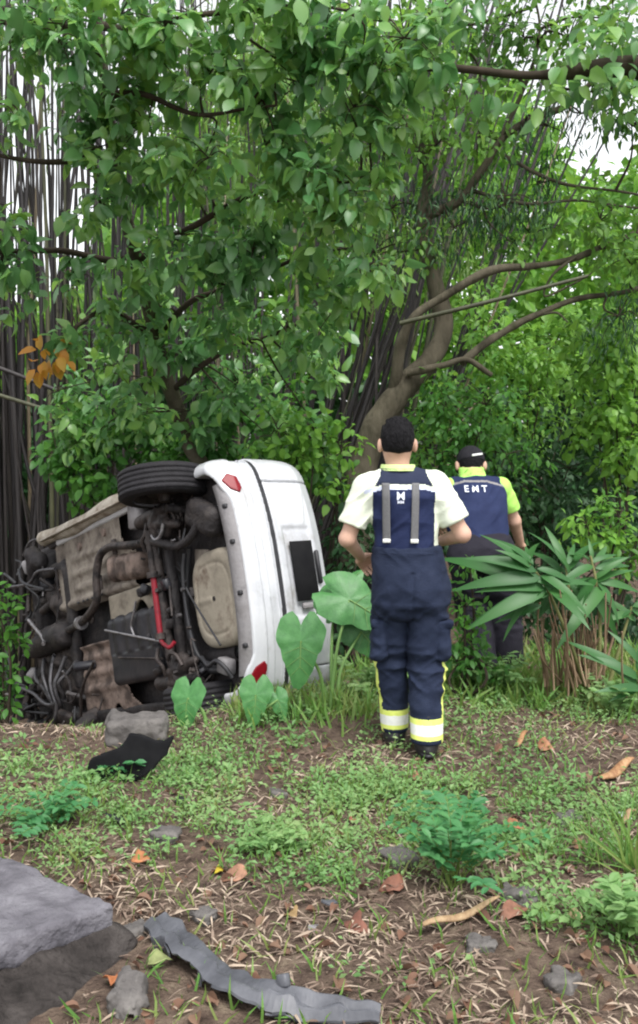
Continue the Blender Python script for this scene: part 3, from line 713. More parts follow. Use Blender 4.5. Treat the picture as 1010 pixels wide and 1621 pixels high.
for z0, z1, th, m in ((1.464, 1.497, .008, M_COLL), (1.472, 1.480, .0105, M_YOKE)):
    cloth("collar", lambda P: ztube(P, [z0, z1], [-.006, -.010], [.016, .018], [.090, .079], th), (-.14, -.12, 1.42), (.12, .16, 1.56), .005, m, sh)
for x0, x1 in ((-.080, -.074), (.072, .066)):
    t = np.linspace(0, 1, 26)[:, None]; k = np.linspace(-.019, .019, 5)[None]
    patch("brace_strap", shirtA, np.stack([x0 + (x1 - x0) * t + k, -.3 + 0 * t + 0 * k, 1.405 + (1.105 - 1.405) * t + 0 * k], -1), M_GREYS, pa, off=.008)
    MB().box(onto(shirtA, A(x1, -.3, 1.11)[None], A(0, 1, 0), .012)[0], (.04, .010, .02)).build("buckle", M_SILV, pa)
lettering("emblem", "M", .058, (-.005, 1.338), shirtA, M_PRINT, sh, off=.008)
lettering("emblem", "MM", .022, (-.005, 1.308), shirtA, M_PRINT, sh, off=.008)
def trouA(P):
    d = s_loft(P, [.70, .78, .86, .95, 1.03, 1.075], [.062, .062, .062, .052, .042, .036], [0, -.012, -.012, -.004, 0, 0], [.17, .198, .203, .192, .182, .178], [.10, .14, .147, .138, .13, .126])
    for leg, r in ((LL, (.112, .084, .071)), (RL, (.116, .090, .081))):
        lg = limb(P, *leg, r); d = smin(d, lg, .012)
    for x, y in ((-.117, .03), (.240, -.01)):
        d = smin(d, s_box(P, (x - .012 * np.sign(x), y, .575), (.06, .17, .19), .02), .02); d = smin(d, s_box(P, (x - .010 * np.sign(x), y, .67), (.070, .178, .035), .01), .006)
    d = smax(d, .065 - P[:, 2], .008)
    d = d + .008 * np.exp(-((P[:, 0] - .058) / .012) ** 2) * (P[:, 2] > .70) * (P[:, 2] < .95) * (P[:, 1] < 0)           # seat seam
    return d
def foldsT(X):
    k = .5 + .9 * np.exp(-((X[:, 2] - .45) / .18) ** 2) + .6 * np.exp(-((X[:, 2] - .74) / .08) ** 2)
    band = sstep(.20, .24, X[:, 2])
    rdg = lambda n: 1 - 2 * np.abs(2 * n - 1)
    return k * band * (.009 * rdg(vnoise(X * A(4, 4, 15) + 1, 1, 3)) + .007 * rdg(vnoise(X @ rotm(.3, .6, 0) * A(6, 6, 24), 1, 6)) + .004 * rdg(vnoise(X @ rotm(-.4, -.7, 0) * A(7, 7, 40), 1, 7))) + .003 * (1 - band)
def trou_zone(c):
    x, y, z = c.T; left = x < .062
    lx = np.where(left, np.interp(z, [.09, .47, .86], [-.013, -.03, -.03]), np.interp(z, [.08, .47, .86], [.14, .143, .145]))
    ly = np.where(left, np.interp(z, [.09, .47, .86], [.10, .08, 0]), np.interp(z, [.08, .47, .86], [-.10, 0, 0]))
    side = np.where(left, -1, 1) * (x - lx); ang = np.degrees(np.arctan2(y - ly, side))
    m = np.where((np.abs(ang + 22) < 11) & (z < np.where(left, .46, .49)), 1, 0)
    m = np.where((np.abs(ang + 16) < 7) & (z > .50) & (z < .63) & ~left, 1, m)
    m = np.where((z > .088) & (z < .192), 1, m)
    return np.where((z > .112) & (z < .165), 2, m)
tr = cloth("trousers", trouA, (-.28, -.30, .04), (.40, .30, 1.14), .0075, [M_NAVY, M_YEL, M_SILV], pa, trou_zone, foldsT)
cloth("belt", lambda P: s_loft(P, [1.025, 1.062], [.042, .038], [0, 0], [.187, .185], [.136, .133]), (-.2, -.2, .98), (.3, .2, 1.12), .008, M_NAVY, tr)
for leg, dy in ((LL, 0), (RL, 0)):
    x, y = leg[2][0], leg[2][1]
    bt = cloth("boot", lambda P: smin(s_cap(P, (x, y, .20), (x, y, .06), .058, .062), np.maximum(s_ell(P, (x, y + .075, .03), (.052, .155, .075)), -P[:, 2]), .03), (x - .1, y - .15, -.02), (x + .1, y + .28, .28), .009, M_BOOT, pa)
    cloth("sole", lambda P: np.maximum(s_ell(P, (x, y + .075, .012), (.056, .162, .08)), np.abs(P[:, 2] - .008) - .010), (x - .1, y - .15, -.02), (x + .1, y + .28, .06), .009, M_TRIM, bt)

# ---- the medic stepping ahead of him
pb_xy = ((762 - 505) / FPX * 6.7, 6.7)
pb = thing("person", "person in black cap and navy vest marked EMT with lime sleeve stepping into the plants", "person", (*pb_xy, float(H(*pb_xy)) - .02)); pb.scale = (1.09, 1.09, 1.03)
HB = A(-.012, .36, 1.385); HRB = rotm(-.42, 0, .0)
LB = [(-.185, .22, 1.235), (-.27, .38, 1.02), (-.2, .6, .95)]; RB = [(.165, .24, 1.235), (.268, .30, 1.0), (.335, .42, .83)]
def torsoB(P, g): return s_loft(P, [.80, .90, 1.0, 1.10, 1.18, 1.25, 1.29, 1.33], [.0, -.0, -.01, -.015, -.015, -.012, -.012, -.012], [0, .03, .075, .13, .18, .225, .26, .29],
                                np.array([.175, .172, .176, .188, .195, .175, .12, .06]) + g, np.array([.13, .125, .125, .13, .125, .115, .09, .06]) + g)
LLB = [(-.09, .0, .82), (-.03, .12, .44), (.02, -.05, .08)]; RLB = [(.10, 0, .82), (.17, .10, .46), (.20, .05, .09)]
def bodyB(P):
    d = smin(head_sdf(P, HB, HRB), s_cap(P, (-.012, .25, 1.24), (-.012, .33, 1.36), .062, .056), .03)
    d = smin(d, torsoB(P, -.02), .03)
    for arm, s in ((LB, 1), (RB, -1)):
        d = smin(d, limb(P, *arm, (.052, .043, .028, .044)), .03)
        fd = nrm(A(*arm[2]) - A(*arm[1])); d = smin(d, hand_sdf(P, arm[2], fd, (s * .75, .3, .4), .5), .018)
    for leg in (LLB, RLB): d = smin(d, limb(P, *leg, (.075, .05, .04)), .03)
    return d
cloth("body", bodyB, (-.36, -.22, .0), (.46, .82, 1.56), .0085, M_SKIN, pb)
for s in (-1, 1): MB().tube([HB + HRB @ A(s * .032, .086, .014), HB + HRB @ A(s * .032, .092, .014)], [.011, .008], 10).build("eye", M_EYE, pb)
def hairB(P):
    Q = (P - HB) @ HRB; d = s_ell(Q, (0, -.010, .02), (.083, .103, .10)) - .006 * (vnoise(Q, 60, 1) - .35)
    d = smax(d, -(Q[:, 2] + .05 + .2 * (Q[:, 1] + .1)), .012); return smax(d, Q[:, 1] - .04, .01)
cloth("hair", hairB, HB - .15, HB + .15, .008, M_HAIR, pb)
def capB(P):
    Q = (P - HB) @ HRB; d = s_ell(Q, (0, -.006, .035), (.093, .112, .105)); d = smax(d, .010 - Q[:, 2], .008)
    br = np.maximum(s_ell(Q, (0, .12, .02), (.085, .10, .03)), np.abs(Q[:, 2] - .022 - .3 * (.1 - Q[:, 1]) * 0) - .006)
    return smin(d, br, .006)
cp = cloth("cap", capB, HB - A(.16, .2, .1), HB + A(.16, .3, .25), .008, M_BLACKC, pb)
MB().box(HB + HRB @ A(.028, -.112, .035), (.075, .012, .014), HRB @ rotm(.15, -.25, .25)).build("cap_strap", M_SILV, cp)
def shirtB(P):
    d = s_cap(P, (-.09, .235, 1.24), (-.15, .22, 1.225), .075, .078); d = smin(d, s_cap(P, (.08, .24, 1.24), (.14, .24, 1.225), .075, .076), .03)
    for arm in (LB, RB):
        a, b = A(*arm[0]), A(*arm[1]); e = a + (b - a) * .68
        d = smin(d, smax(s_cap(P, a, e + (b - a) * .1, .070, .070), ((P - e) @ nrm(b - a)), .006), .03)
    return smin(d, ztube(P, [1.29, 1.37], [-.012, -.012], [.285, .335], [.082, .072], .008), .015)
cloth("shirt", shirtB, (-.40, .0, .95), (.42, .62, 1.42), .0085, M_LIME, pb, None, foldsA)
def vestB(P):
    d = smin(torsoB(P, .018), s_cap(P, (-.12, .235, 1.245), (.10, .24, 1.245), .085, .085), .04)
    d = smax(d, -(P[:, 2] - .83), .01); d = smax(d, P[:, 2] - 1.315, .02)
    return smax(d, np.abs(P[:, 0] + .012) - .205, .02)
def vest_zone(c):
    z = c[:, 2]; x = np.abs(c[:, 0] + .012)
    m = np.where(np.abs(z - (1.285 - .30 * np.maximum(0, x - .07))) < .007, 1, 0)
    return np.where(np.abs(z - .875 + .02 * x) < .006, 1, m)
vs = cloth("vest", vestB, (-.30, -.25, .78), (.30, .50, 1.36), .0075, [M_BLUE, M_VAL], pb, vest_zone, foldsA)
lettering("lettering", "E M T", .060, (-.022, 1.235), vestB, M_PRINT, vs, 1.0, .012)
def trouB(P):
    d = s_loft(P, [.70, .78, .86, .95], [.0, .0, .0, -.005], [.0, -.01, .0, .04], [.17, .195, .188, .178], [.10, .14, .135, .128])
    for leg, r in ((LLB, (.115, .10, .085)), (RLB, (.118, .105, .09))): d = smin(d, limb(P, *leg, r), .035)
    return smax(d, .05 - P[:, 2], .008)
cloth("trousers", trouB, (-.28, -.28, .02), (.44, .42, 1.0), .0085, M_DKTROU, pb, None, lambda X: foldsT(X) * .8)
for leg in (LLB, RLB):
    x, y, z = leg[2]
    cloth("boot", lambda P: smin(s_cap(P, (x, y, z + .1), (x, y, z - .03), .056, .06), np.maximum(s_ell(P, (x, y + .075, z - .06), (.052, .155, .075)), -(P[:, 2] - z + .09)), .03), (x - .1, y - .15, z - .12), (x + .1, y + .28, z + .2), .010, M_BOOT, pb)
# ------------------------------------------------------------------ trees, bamboo, shrubs
M_BARK = mat("mossy_bark", [(.03, .027, .018), (.068, .060, .042), (.105, .092, .066), (.05, .056, .028)], scale=5, rough=.9, bump=.8, bscale=26, detail=9, stretch=(1, 1, .35), spec=.15)
M_TWIG = mat("dark_twig", [(.03, .024, .018), (.065, .052, .038)], scale=7, rough=.9, spec=.15)
M_LBROAD = leaf_mat("broad_leaf", [(.045, .14, .04), (.08, .22, .065), (.125, .29, .09), (.20, .38, .07), (.12, .29, .11)], rough=.36, trans=.4, spec=.75)
M_LBROADO = leaf_mat("broad_leaf_single", [(.05, .16, .05), (.09, .25, .075), (.17, .36, .075), (.12, .29, .12)], rough=.34, trans=.4, spec=.75, obj_rand=True)
M_LFINE = leaf_mat("fine_leaf", [(.04, .12, .025), (.08, .20, .035), (.13, .27, .04), (.06, .16, .035)], rough=.5, trans=.4)
M_LBRIGHT = leaf_mat("bright_leaf", [(.06, .18, .03), (.11, .27, .04), (.18, .37, .05), (.09, .24, .045)], rough=.42, trans=.42)  # backlit greenery: the light through the leaves is put into the colour
M_LSHRUB = leaf_mat("shrub_leaf", [(.03, .12, .02), (.06, .19, .03), (.10, .27, .035)], rough=.45, trans=.4)
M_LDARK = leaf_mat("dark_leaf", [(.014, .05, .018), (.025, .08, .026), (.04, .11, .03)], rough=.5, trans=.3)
M_LBAMB = leaf_mat("bamboo_leaf", [(.08, .17, .035), (.12, .22, .045), (.16, .26, .06), (.06, .14, .035)], rough=.5, trans=.4)
M_LYEL = leaf_mat("yellowing_leaf", [(.36, .26, .02), (.44, .20, .03), (.30, .30, .03)], rough=.5, trans=.35)
def culm_mat():
    m, nd, lk, b = new_mat("bamboo_culm")
    r = ramp(nd, [(0, (.012, .010, .011)), (.45, (.022, .018, .018)), (.80, (.036, .029, .027)), (.93, (.06, .065, .03)), (1, (.26, .21, .14))])
    lk.new(nd.new('ShaderNodeObjectInfo').outputs['Random'], r.inputs[0])
    n = nd.new('ShaderNodeTexNoise'); n.inputs['Scale'].default_value = 3
    mp = nd.new('ShaderNodeMapping'); mp.inputs['Scale'].default_value = (8, 8, 1.2); tc = nd.new('ShaderNodeTexCoord')
    lk.new(tc.outputs['Object'], mp.inputs[0]); lk.new(mp.outputs[0], n.inputs['Vector'])
    mx = nd.new('ShaderNodeMix'); mx.data_type = 'RGBA'; mx.blend_type = 'MULTIPLY'; mx.inputs[0].default_value = .7
    r2 = ramp(nd, [(.3, (.5, .5, .5)), (.7, (1.3, 1.3, 1.25))]); lk.new(n.outputs['Fac'], r2.inputs[0])
    lk.new(r.outputs[0], mx.inputs[6]); lk.new(r2.outputs[0], mx.inputs[7]); lk.new(mx.outputs[2], b.inputs['Base Color'])
    b.inputs['Roughness'].default_value = .6; return m
M_CULM = culm_mat()

def wobble(P, amp, seed):
    P = np.asarray(P, float)
    return P + (np.stack([vnoise(P, 2.1, seed + i) for i in range(3)], -1) - .5) * amp
def pxline(pts):
    """(px, py, Y) list to a smooth world polyline"""
    return spline(np.array([at(*p) for p in pts]), 8)
def ground_clamp(P):
    P = P.copy(); return P
def leaves_ball(c, r, n, size, rng, hang=.5, face=.35, flat=1.0, wild=.42, spread=(.5, 1.3)):
    """positions, axes, ups, sizes of n leaves through a ball, thicker towards its skin"""
    d = nrm(rng.normal(size=(n, 3))); q = rng.random(n) ** .45
    P = c + d * (q * r)[:, None] * A(1, 1, flat)
    ax = nrm(d * .8 + rng.normal(size=(n, 3)) * .55 + A(0, 0, -hang))
    up = nrm(A(0, -face, 1) + d * .35 + rng.normal(size=(n, 3)) * wild)
    return P, ax, up, size * rng.uniform(*spread, n)
def mass(name, L, shape, m, parent=None, label=None, cat=None, kind=None):
    P, ax, up, s = [np.concatenate([l[i] for l in L]) for i in range(4)]
    V, F = scatter(P, ax, up, s, shape); o = obj(name, mesh(name, V, F, m, smooth=True), parent)
    if kind: o["kind"] = kind
    return o

# ---- the broadleaf tree behind the wreck, its crown hanging over it
rg = np.random.default_rng(21)
tb = at(330, 770, 8.8)
bt = thing("broadleaf_tree", "broad-leaved tree hanging glossy green leaves over the overturned car", "tree", (0, 0, 0))
trunk_pts = [(345, 900, 8.9), (325, 760, 8.8), (297, 690, 8.7), (268, 610, 8.5), (243, 530, 8.2), (215, 420, 7.8), (190, 300, 7.3), (170, 160, 6.9), (150, 0, 6.6), (140, -140, 6.4)]
tp_ = pxline(trunk_pts); mB = MB(); mB.tube(wobble(tp_, .06, 3), np.linspace(.085, .03, len(tp_)), 10)
mB.build("trunk", M_BARK, bt)
limbs = [[(243, 530, 8.2), (320, 470, 7.6), (430, 420, 7.1), (560, 400, 6.8)], [(215, 420, 7.8), (330, 350, 7.0), (450, 300, 6.6), (590, 290, 6.4)],
         [(190, 300, 7.3), (110, 260, 6.8), (40, 250, 6.4), (-60, 230, 6.2)], [(185, 250, 7.2), (175, 165, 6.7), (240, 155, 6.4), (330, 185, 6.3), (440, 170, 6.2)],
         [(160, 90, 6.7), (90, 45, 6.4), (20, 40, 6.2), (-60, 20, 6.0)], [(155, 40, 6.6), (240, 38, 6.3), (310, 32, 6.1), (420, 20, 6.0), (540, 10, 6.0)],
         [(243, 530, 8.2), (180, 500, 7.9), (120, 530, 7.6), (70, 560, 7.5)], [(268, 610, 8.5), (350, 560, 8.0), (440, 520, 7.7), (540, 500, 7.5)], [(215, 420, 7.8), (100, 400, 7.2), (20, 400, 6.8), (-50, 420, 6.6)]]
limb_pts = []
for i, l in enumerate(limbs):
    q = wobble(pxline(l), .12, 10 + i); limb_pts.append(q)
    m_ = MB(); m_.tube(q, np.linspace(.030, .008, len(q)), 7); m_.build("limb", M_TWIG, bt)
LP = np.concatenate(limb_pts + [tp_[20:]])
clumps = []
for (x, y, Y, r) in [(80, 30, 6.2, .40), (190, 25, 6.2, .45), (300, 20, 6.1, .40), (410, 15, 6.0, .38), (520, 15, 6.0, .40), (110, 110, 6.5, .26), (190, 110, 6.6, .36), (150, 200, 6.9, .34), (250, 90, 6.3, .34),
                     (230, 200, 6.5, .36), (170, 250, 6.8, .25), (250, 280, 6.8, .36), (330, 250, 6.6, .32), (160, 330, 7.0, .28), (390, 130, 6.2, .28), (470, 140, 6.2, .30), (560, 170, 6.2, .36),
                     (420, 230, 6.4, .36), (500, 260, 6.4, .38), (570, 300, 6.4, .34), (440, 320, 6.6, .38), (350, 350, 6.9, .36), (520, 350, 6.5, .30), (280, 380, 7.2, .36), (210, 430, 7.6, .36), (330, 440, 7.3, .36),
                     (400, 400, 7.0, .32), (480, 430, 7.0, .30), (570, 420, 6.8, .32), (540, 490, 7.3, .34), (450, 520, 7.6, .36), (360, 530, 7.8, .38), (260, 500, 7.9, .36), (190, 510, 7.8, .30), (130, 540, 7.6, .28),
                     (15, 60, 6.1, .28), (0, 170, 6.2, .22), (-10, 320, 6.4, .26), (5, 410, 6.7, .28), (5, 450, 6.8, .30), (640, 60, 6.0, .34), (600, 110, 6.1, .26), (700, 20, 6.0, .34), (610, 230, 6.3, .26), (90, 70, 6.0, .28),
                     (500, 80, 6.1, .28), (330, 120, 6.3, .22), (120, 440, 7.4, .20), (180, 590, 8.2, .34), (270, 570, 8.2, .34), (380, 610, 8.3, .40), (480, 590, 8.0, .36), (300, 650, 8.5, .40), (200, 670, 8.6, .36), (130, 690, 8.8, .36), (430, 690, 8.4, .36), (510, 710, 8.2, .30), (90, 620, 8.7, .22)]:
    clumps.append((at(x, y, Y), r, y))
Ls = []; tw = MB()
for c, r, y in clumps:
    k = np.argmin(((LP - c) ** 2).sum(1)); a = LP[k]
    tw.tube(spline([a, (a + c) / 2 + A(0, 0, .08) + rg.normal(size=3) * .05, c + rg.normal(size=3) * .05], 4), np.linspace(.010, .004, 9), 5, cap=False)
    n = int(300 * r * r / .12 * (.46 if y < 560 else .5)); sub = 7
    for j in range(sub):
        e = c + nrm(rg.normal(size=3)) * r * rg.uniform(.35, 1.0) * A(1, 1, .8)
        tw.tube(spline([c, (c + e) / 2 + A(0, 0, .04), e], 3), np.linspace(.005, .0025, 7), 4, cap=False)
        Ls.append(leaves_ball(e, r * .34, max(8, int(n * 1.1) // sub), .108 * (.95 if y > 560 else 1), rg, hang=.4, face=.5, wild=.55, spread=(.35, 1.5)))
tag(tw.build("twigs", M_TWIG, bt), kind="stuff")
P, ax_, up_, s_ = [np.concatenate([l[i] for l in Ls]) for i in range(4)]
dist = np.linalg.norm(P - A(0, 0, CAM_Z), axis=1); order = np.argsort(dist - s_ * 8)
near, rest = order[:300], order[300:]
VAR = [leaf_shape(3, .66, .18, .25, .8), leaf_shape(3, .50, .30, .45, .75), leaf_shape(3, .58, .05, .10, .95), leaf_shape(3, .42, .22, .60, .7)]
Vs, F3s, F4s, n0 = [], [], [], 0
pick = rg.integers(0, 4, len(rest))
for i, sh_ in enumerate(VAR):
    r_ = rest[pick == i]; V_, F_ = scatter(P[r_], ax_[r_], up_[r_], s_[r_], sh_); Vs.append(V_); F3s.append(F_[0] + n0); F4s.append(F_[1] + n0); n0 += len(V_)
tag(obj("foliage", mesh("foliage", np.concatenate(Vs), [np.concatenate(F3s), np.concatenate(F4s)], M_LBROAD), bt), kind="stuff")
LMS = [mesh('leaf', q[0], [q[1], q[2]], M_LBROADO) for q in VAR]
FR = frames(ax_, up_)
def put_leaf(name, me, parent, p, fr, s):
    o = obj(name, me, parent); mt = np.eye(4); mt[:3, :3] = fr.T * s; mt[:3, 3] = p; o.matrix_local = Matrix(mt.tolist()); return o
for i in near: put_leaf("leaf", LMS[i % 4], bt, P[i], FR[i], s_[i])
yl = leaves_ball(at(78, 568, 7.3), .16, 26, .12, rg, .8, .5); yo = mass("yellow_leaves", [yl], LEAF_BROAD, M_LYEL, bt, kind="stuff"); yo["label"] = "yellowing leaves at a branch tip"

# ---- the bent tree in the middle
ct_ = thing("bent_tree", "bent grey-barked tree with curved trunk and sweeping limbs behind the rescuers", "tree", (0, 0, 0))
T0 = 8.6
stemA = pxline([(555, 900, T0), (562, 800, T0), (575, 735, T0), (597, 670, T0), (635, 615, T0), (680, 570, T0 + .1), (697, 515, T0 + .2), (686, 450, T0 + .2), (672, 390, T0 + .2), (672, 330, T0 + .2), (676, 270, T0 + .3), (660, 200, T0 + .4), (655, 110, T0 + .5), (670, -40, T0 + .6)])
tA = MB(); rA = np.interp(np.linspace(0, 1, len(stemA)), [0, .12, .3, .42, .55, .7, .8, 1], [.15, .125, .112, .085, .075, .066, .034, .012]); tA.tube(wobble(stemA, .07, 31), rA * (.88 + .25 * vnoise(stemA, 7, 8)), 14); tA.build("trunk", M_BARK, ct_)
mlimbs = [([(622, 640, T0), (632, 590, T0 - .1), (640, 540, T0 - .15), (662, 495, T0 - .2), (705, 462, T0 - .2), (765, 432, T0 - .2), (830, 422, T0 - .1), (905, 412, T0), (965, 385, T0 + .1), (1030, 360, T0 + .2), (1100, 330, T0 + .3)], .085, .03),
          ([(640, 596, T0 - .1), (700, 582, T0 - .2), (738, 572, T0 - .2), (775, 592, T0 - .1)], .05, .035), ([(735, 574, T0 - .2), (772, 545, T0 - .1), (800, 530, T0), (850, 502, T0), (920, 478, T0 + .1), (1010, 455, T0 + .2), (1100, 430, T0 + .3)], .06, .035),
          ([(675, 345, T0 + .2), (725, 318, T0 + .1), (757, 275, T0), (795, 217, T0), (840, 190, T0 + .1), (905, 165, T0 + .2), (960, 120, T0 + .2), (1050, 90, T0 + .3)], .075, .03),
          ([(795, 217, T0), (825, 150, T0 - .1), (845, 90, T0 - .2), (852, 40, T0 - .2), (842, -20, T0 - .2)], .03, .014), ([(800, 250, T0), (880, 285, T0), (960, 300, T0), (1040, 312, T0)], .03, .015), ([(740, 300, T0 + .1), (830, 325, T0), (920, 322, T0), (1030, 335, T0)], .03, .014),
          ([(850, 500, T0), (880, 492, T0 - .1), (900, 505, T0 - .1)], .02, .01), ([(905, 412, T0), (870, 440, T0 - .1), (860, 470, T0 - .1), (910, 450, T0 - .1), (950, 420, T0)], .022, .01), ([(672, 260, T0 + .3), (640, 190, T0 + .2), (600, 120, T0 + .1), (560, 60, T0)], .035, .012),
          ([(905, 165, T0 + .2), (880, 130, T0), (860, 118, T0 - .1)], .03, .015), ([(760, 330, T0), (775, 360, T0), (805, 385, T0)], .018, .008)]
lpts = []
for i, (l, r0, r1) in enumerate(mlimbs):
    q = wobble(wobble(pxline(l), .06, 40 + i), .05, 90 + i); lpts.append(q); m_ = MB(); m_.tube(q, np.linspace(r0, r1, len(q)) * .6 * (.8 + .45 * vnoise(q, 9, i)), 10); m_.build("limb", M_BARK, ct_)
LQ = np.concatenate(lpts + [stemA[60:]]); Lf = []; Ld = []; tw = MB()
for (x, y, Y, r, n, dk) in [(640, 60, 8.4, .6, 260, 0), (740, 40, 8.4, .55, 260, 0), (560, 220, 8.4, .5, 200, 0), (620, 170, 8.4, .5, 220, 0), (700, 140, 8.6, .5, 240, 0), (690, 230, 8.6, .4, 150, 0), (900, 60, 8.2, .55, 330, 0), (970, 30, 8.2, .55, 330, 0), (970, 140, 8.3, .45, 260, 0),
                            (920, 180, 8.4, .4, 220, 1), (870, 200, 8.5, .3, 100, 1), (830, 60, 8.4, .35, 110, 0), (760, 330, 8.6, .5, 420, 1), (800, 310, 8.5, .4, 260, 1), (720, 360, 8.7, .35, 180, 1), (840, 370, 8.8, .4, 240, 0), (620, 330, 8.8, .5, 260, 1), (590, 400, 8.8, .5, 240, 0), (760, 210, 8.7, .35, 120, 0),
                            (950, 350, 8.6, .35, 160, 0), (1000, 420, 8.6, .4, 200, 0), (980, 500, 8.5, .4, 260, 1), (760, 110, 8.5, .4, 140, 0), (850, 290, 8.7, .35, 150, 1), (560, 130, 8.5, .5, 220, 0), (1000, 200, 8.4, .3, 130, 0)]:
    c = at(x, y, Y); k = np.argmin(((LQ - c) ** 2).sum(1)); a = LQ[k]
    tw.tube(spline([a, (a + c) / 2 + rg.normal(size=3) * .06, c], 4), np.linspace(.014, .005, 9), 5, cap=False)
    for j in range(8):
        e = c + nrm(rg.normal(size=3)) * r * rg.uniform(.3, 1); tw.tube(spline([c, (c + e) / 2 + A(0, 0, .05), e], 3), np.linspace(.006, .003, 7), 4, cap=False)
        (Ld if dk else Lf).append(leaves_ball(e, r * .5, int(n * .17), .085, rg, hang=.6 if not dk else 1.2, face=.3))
tag(tw.build("twigs", M_TWIG, ct_), kind="stuff")
mass("crown", Lf, LEAF_OVAL, M_LFINE, ct_, kind="stuff"); mass("shaded_crown", Ld, LEAF_LONG, M_LDARK, ct_, kind="stuff")  # clumps in shade get their shade from the darker leaf colour
# the long limb of a tree standing outside the frame, crossing above
ot = thing("overhanging_tree", "tree beyond the frame sending a long thin limb across the top", "tree", (0, 0, 0))
q = wobble(pxline([(1500, 800, 7.0), (1420, 500, 7.0), (1300, 280, 6.9), (1150, 130, 6.8), (1010, 105, 6.6), (890, 117, 6.5), (820, 118, 6.4), (700, 108, 6.3), (590, 115, 6.3), (505, 106, 6.2), (455, 96, 6.2), (425, 82, 6.1), (395, 62, 6.1)]), .04, 77)
m_ = MB(); m_.tube(q, np.interp(np.linspace(0, 1, len(q)), [0, .3, .45, 1], [.16, .09, .028, .008]), 9); m_.build("trunk", M_TWIG, ot)
Lo = [leaves_ball(at(x, y, Y), r, n, .12, rg, .7, .5) for (x, y, Y, r, n) in [(760, 150, 6.4, .28, 26), (690, 130, 6.3, .25, 26), (930, 90, 6.5, .30, 70), (990, 60, 6.6, .30, 80), (870, 150, 6.4, .2, 14), (590, 150, 6.2, .22, 24), (980, 140, 6.5, .2, 40)]]
mass("foliage", Lo, LEAF_BROAD, M_LBROAD, ot, kind="stuff")

# ---- bamboo
def culm_mesh(seed, h, r, bend):
    rr = np.random.default_rng(seed); n = int(h / .32); t = np.linspace(0, 1, n * 2 + 1)
    P = np.stack([bend[0] * t ** 2.2, bend[1] * t ** 2.2, h * t], 1) + np.stack([vnoise(np.stack([t * 6, t * 0, t * 0], 1), 1, seed) - .5, vnoise(np.stack([t * 6, t * 0 + 5, t * 0], 1), 1, seed) - .5, t * 0], 1) * .12 * t[:, None]
    R = r * (1 - .75 * t); R[::2] *= 1.13
    m_ = MB(); m_.tube(P, R, 6, cap=False); return m_.mesh("culm", M_CULM)
CULMS = [culm_mesh(900 + i, 9 + i * .4, .030 + .003 * (i % 3), (.6 * math.sin(i * 2.1), .5 * math.cos(i * 1.7))) for i in range(7)]
def bamboo(label, n, px0, px1, Y0, Y1, lean, seed, fol=None, short=.3):
    rr = np.random.default_rng(seed); b = thing("bamboo_clump", label, "bamboo", (0, 0, 0), "bamboo clumps behind the wreck")
    for i in range(n):
        Y = rr.uniform(Y0, Y1); x = (rr.uniform(px0, px1) - 505) / FPX * Y
        o = obj("culm", CULMS[rr.integers(7)], b, loc=(x, Y, float(H(x, Y)) - .1), rot=(rr.normal() * .03 + lean[1], lean[0] + rr.normal() * lean[2], rr.uniform(0, 6.28) if lean[0] < .1 else rr.normal() * .2), scale=(1, 1, rr.uniform(.8, 1.1)))
        sc = rr.uniform(.6, 1.15); o.scale = (sc, sc, rr.uniform(.8, 1.1) if rr.random() > short else rr.uniform(.36, .55))
    if fol:
        L = []
        for (x, y, Y, r, k) in fol: L.append(leaves_ball(at(x, y, Y), r, k, .15, rr, 1.0, .2))
        mass("foliage", L, LEAF_LONG, M_LBAMB, b, kind="stuff")
    return b
bamboo("dense dark bamboo stand at the left edge behind the car's nose", 190, -120, 125, 10.2, 13.5, (.0, 0, .035), 1,
       [(40, 30, 11, .8, 260), (110, 90, 11.5, .6, 120), (20, 480, 11, .35, 60), (90, 470, 11.5, .4, 70), (60, 200, 11.5, .5, 60)], .42)
bamboo("open bamboo stand behind the broad-leaved crown above the car", 80, 120, 430, 11, 14.5, (.0, 0, .035), 2,
       [(400, 110, 11, .7, 520), (470, 160, 11, .7, 520), (350, 190, 11.5, .6, 360), (300, 60, 11.5, .7, 360), (520, 60, 11, .7, 420), (430, 260, 11.5, .6, 360), (250, 170, 12, .5, 160), (520, 260, 11.5, .7, 400), (200, 70, 12, .5, 160), (360, 330, 12, .5, 200)])
bamboo("bamboo stand leaning rightwards behind the bent tree", 80, 380, 640, 10.2, 13, (.20, 0, .12), 3,
       [(560, 330, 11, .7, 420), (620, 420, 11, .6, 300), (480, 380, 11.5, .6, 300), (740, 420, 11.5, .5, 220), (690, 360, 11.5, .5, 220), (560, 480, 11.5, .5, 200)])
def pole(name, label, pts, r0, r1, m=M_CULM):
    q = pxline(pts); m_ = MB(); m_.tube(q, np.linspace(r0, r1, len(q)), 8); return tag(m_.build(name, m), label, "pole", "fallen bamboo poles")
pole("bamboo_pole", "thin straight pole lying across the limbs of the bent tree", [(633, 512, 8.3), (780, 476, 8.2), (930, 437, 8.3)], .022, .016)
pole("bamboo_pole", "upper of two dark poles slanting at the left edge", [(-60, 560, 9.6), (70, 610, 9.5), (170, 652, 9.4)], .022, .018)
pole("bamboo_pole", "lower of two dark poles slanting at the left edge", [(-60, 608, 9.5), (20, 632, 9.4), (110, 660, 9.3)], .022, .018)

